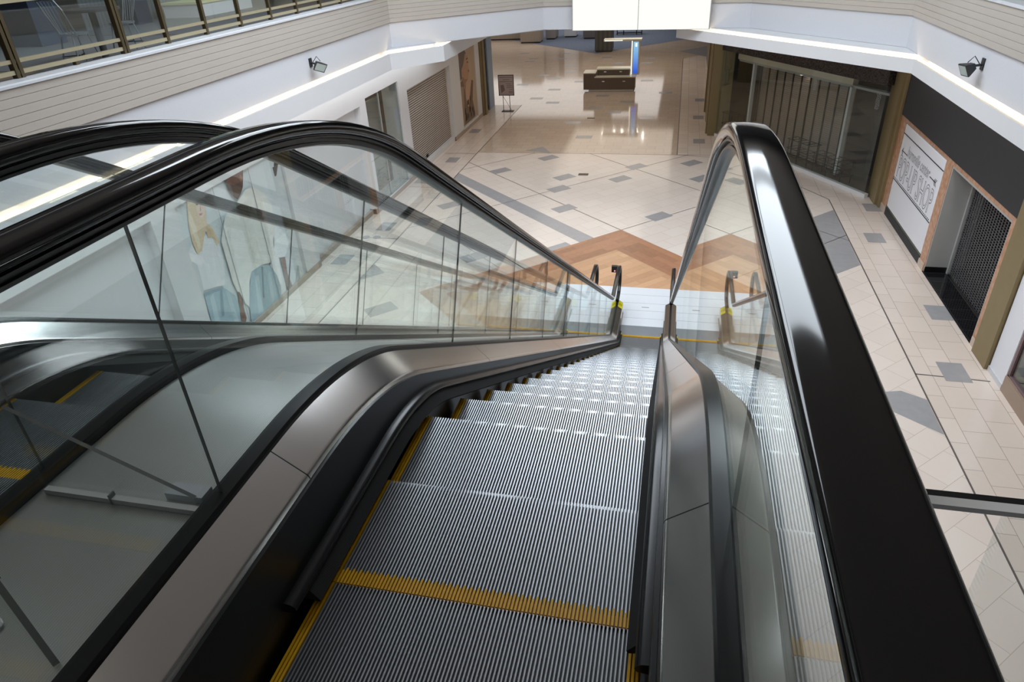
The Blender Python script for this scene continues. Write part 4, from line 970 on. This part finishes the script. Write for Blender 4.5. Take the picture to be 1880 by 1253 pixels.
        m2 = MB(); m2.tube([(gx-.045,13.54,1.0),(gx-.0,13.54,1.0)], .012, 8); m2.build('bracket', M_FLOOD, so)
        m3 = MB(); m3.tube([(gx-.1,13.488,.94),(gx-.1,13.502,.94)], .016, 14); m3.build('red_lamp', M_RED, so)
    rebase(E)
    return E
escalator(0., 'downward escalator in the foreground with grey ridged steps and black handrails', 0., True, False, True)
E2 = escalator(-1.638, 'second escalator on the left with the wide ribbed steel deck along its right side', .2, False, True, False)

# wide steel deck between the two escalators
m = MB(); m.sweep([(-.22,-.002),(.22,-.002),(.22,-.04),(-.22,-.04)], path(0,-.9,11.7), -.82); dkp = m.build('wide_deck', M_RIBDECK, E2, smooth=30)
m = MB(); m.box((-1.03,11.6,.012),(-.61,11.75,ZB-.03)); m.build('deck_end', M_STEELD, E2)
m = MB()
for s_ in (LA_+1.2, LA_+3.8, LA_+6.4): m.sweep([(-.22,-.001),(.22,-.001),(.22,-.006),(-.22,-.006)], [pt(s_),pt(s_+.004)], -.82)
m.build('deck_seam', M_BLACK, dkp)
rebase(E2)

# acrylic guards on that deck
ag = empty('acrylic_guard', 'clear acrylic wedge guard across the wide steel deck', 'guard', (-.82,.96,6.19))
yy = .955; xa, xb = -1.036, -.604
m = MB(); m.add([(xa,yy,6.20),(xb,yy,6.20),(xb,yy,6.225),(xa,yy,6.435),(xa,yy+.01,6.20),(xb,yy+.01,6.20),(xb,yy+.01,6.225),(xa,yy+.01,6.435)],
                [(0,1,2,3),(7,6,5,4),(0,1,5,4),(1,2,6,5),(3,0,4,7)], 0); m.add([(xb,yy,6.225),(xa,yy,6.435),(xa,yy+.01,6.435),(xb,yy+.01,6.225)], [(0,1,2,3)], 1); m.build('panel', [M_ACRYL, plain('smoky acrylic edge',(.16,.16,.15),.25)], ag)
m = MB(); m.box((xa+.02,yy-.016,6.189),(xb+.01,yy,6.203)); m.build('base_flange', M_EDGEL, ag)
m = MB(); m.box((xb-.10,yy+.02,6.189),(xb+.0,yy+.06,6.208)); m.build('end_block', M_LEDGE, ag)
m = MB(); m.box((-.828,yy-.018,6.189),(-.824,yy+.0,6.215)); m.build('joint', M_EDGE, ag)
rebase(ag)
ag2 = empty('acrylic_guard', 'clear acrylic guard plate in the bottom left corner with a rounded hand slot', 'guard', (-.85,.6,6.19))
# slanted upright plate
def gpl(u, z): return (-.62-.40*u, .545+.18*u, z)
m = MB(); A_ = [gpl(0,6.192),gpl(0,6.20),gpl(1,6.62),gpl(1,6.192)]; off = (.006,.010,0)
B_ = [tuple(a+o for a,o in zip(p_,off)) for p_ in A_]
m.add(A_+B_, [(0,3,2,1),(4,5,6,7),(0,1,5,4),(2,3,7,6),(3,0,4,7)], 0); m.add(A_+B_, [(1,2,6,5)], 1); m.build('panel', [M_ACRYL, MATS['smoky acrylic edge']], ag2)
m = MB(); 
pts = [(-.89+.09*math.cos(t), .60+.016*math.sin(t)*1.6, 6.194) for t in [2*PI*i/24 for i in range(24)]]
m.tube(pts, .004, 6, closed=True); m.build('hand_slot', M_EDGEL, ag2)
for u in (.35,.62):
    p_ = gpl(u,6.2+.42*u-.02); m = MB(); m.tube([p_,(p_[0]+.008,p_[1]+.014,p_[2])], .007, 10); m.build('bolt', M_EDGE, ag2)
rebase(ag2)

# glass guard at the edge of the upper landing on the right
gg = empty('glass_guard', 'frameless glass guard on the upper landing edge right of the handrail', 'guard', (2.2,.5,5.84))
m = MB(); m.box((.70,.48,5.86),(2.1,.492,6.872)); m.build('glass_panel', M_ACRYL, gg)
m = MB(); m.box((2.115,.48,5.86),(3.6,.492,6.872)); m.build('glass_panel', M_ACRYL, gg)
m = MB(); m.box((.625,.478,6.872),(3.6,.4885,6.877)); m.build('painted_glow_edge', plain('painted edge glow',(.95,.95,.93),.4), gg)  # white colour stands in for light piped out along the glass edge
m = MB(); m.box((.625,.4885,6.872),(3.6,.496,6.877)); m.build('dark_edge', M_WIRE, gg)  # black strip paints in the dark face beside the glowing one
m = MB(); m.box((.72,.46,5.80),(3.6,.51,5.88)); m.build('shoe', M_STEELD, gg)
rebase(gg)

# ------------------------------------------------------------------ light
def area(name, loc, sx, sy, power, col, rot=(0,0,0)):
    l = bpy.data.lights.new(name, 'AREA'); l.shape = 'RECTANGLE'; l.size = sx; l.size_y = sy; l.energy = power; l.color = col
    o = bpy.data.objects.new(name, l); COL.objects.link(o); o.location = loc; o.rotation_euler = rot; return o
area('skylight_daylight', ((SK[0]+SK[1])/2,(SK[2]+SK[3])/2,ZC+.32), SK[1]-SK[0], SK[3]-SK[2], 1750, (.85,.93,1.0))
for i,(x,y,sx,sy,p,c) in enumerate(((-3.3,29,5,8,120,(1,.86,.70)),(-3,42,7,12,260,(1,.88,.74)),(-9,59,16,15,850,(1,.96,.92)),(-16,40,8,8,420,(.95,.97,1)),(-9.6,12,1.2,14,0,(1,.9,.8)))):
    if p: area('corridor_lamp', (x,y,4.6), sx, sy, p, c)
for x in (-4.3,-3.6,-3.1,-2.6,-2.1,-1.7):
    l = bpy.data.lights.new('kiosk_spot', 'POINT'); l.energy = 5; l.shadow_soft_size = .05; l.color = (1,.93,.82)
    o = bpy.data.objects.new('kiosk_spot', l); COL.objects.link(o); o.location = (x,46+random.uniform(-.6,.6),4.4)
area('left_front_fill', (-8.0,14,4.15), .5, 22, 140, (.95,.98,1)); area('right_front_fill', (5.8,12,4.3), .4, 16, 70, (1,.95,.88))  # unseen fill lights added below the soffits to brighten both shop fronts
area('shop_fill', gp(4.4,.45,2.8), 5, .1, 8, (1,.9,.8)); area('left_shop_lamp', (XL-1.6,20.5,3.38), 1.5, 1.5, 10, (1,.95,.85))  # light in the angled shop is an unseen fill added to brighten it
area('landing_ceiling_lamp', (-1,0,10.9), 8, 5, 30, (1,.95,.86)); area('upper_shop_lamp', (-10.8,12,9.3), 3, 12, 12, (1,.92,.8))
w = bpy.data.worlds.new('world'); S.world = w; w.use_nodes = True
bg = w.node_tree.nodes['Background']; bg.inputs[0].default_value = (.75,.85,1,1); bg.inputs[1].default_value = .35

vs = S.view_settings
vs.view_transform = 'Standard'; vs.look = 'None'; vs.gamma = 1; vs.use_curve_mapping = False; vs.exposure = 0.
S.cycles.max_bounces = 14; S.cycles.transparent_max_bounces = 40; S.cycles.glossy_bounces = 6; S.cycles.diffuse_bounces = 4
S.cycles.caustics_reflective = False; S.cycles.caustics_refractive = False; S.cycles.sample_clamp_indirect = 4
S.cycles.use_denoising = True
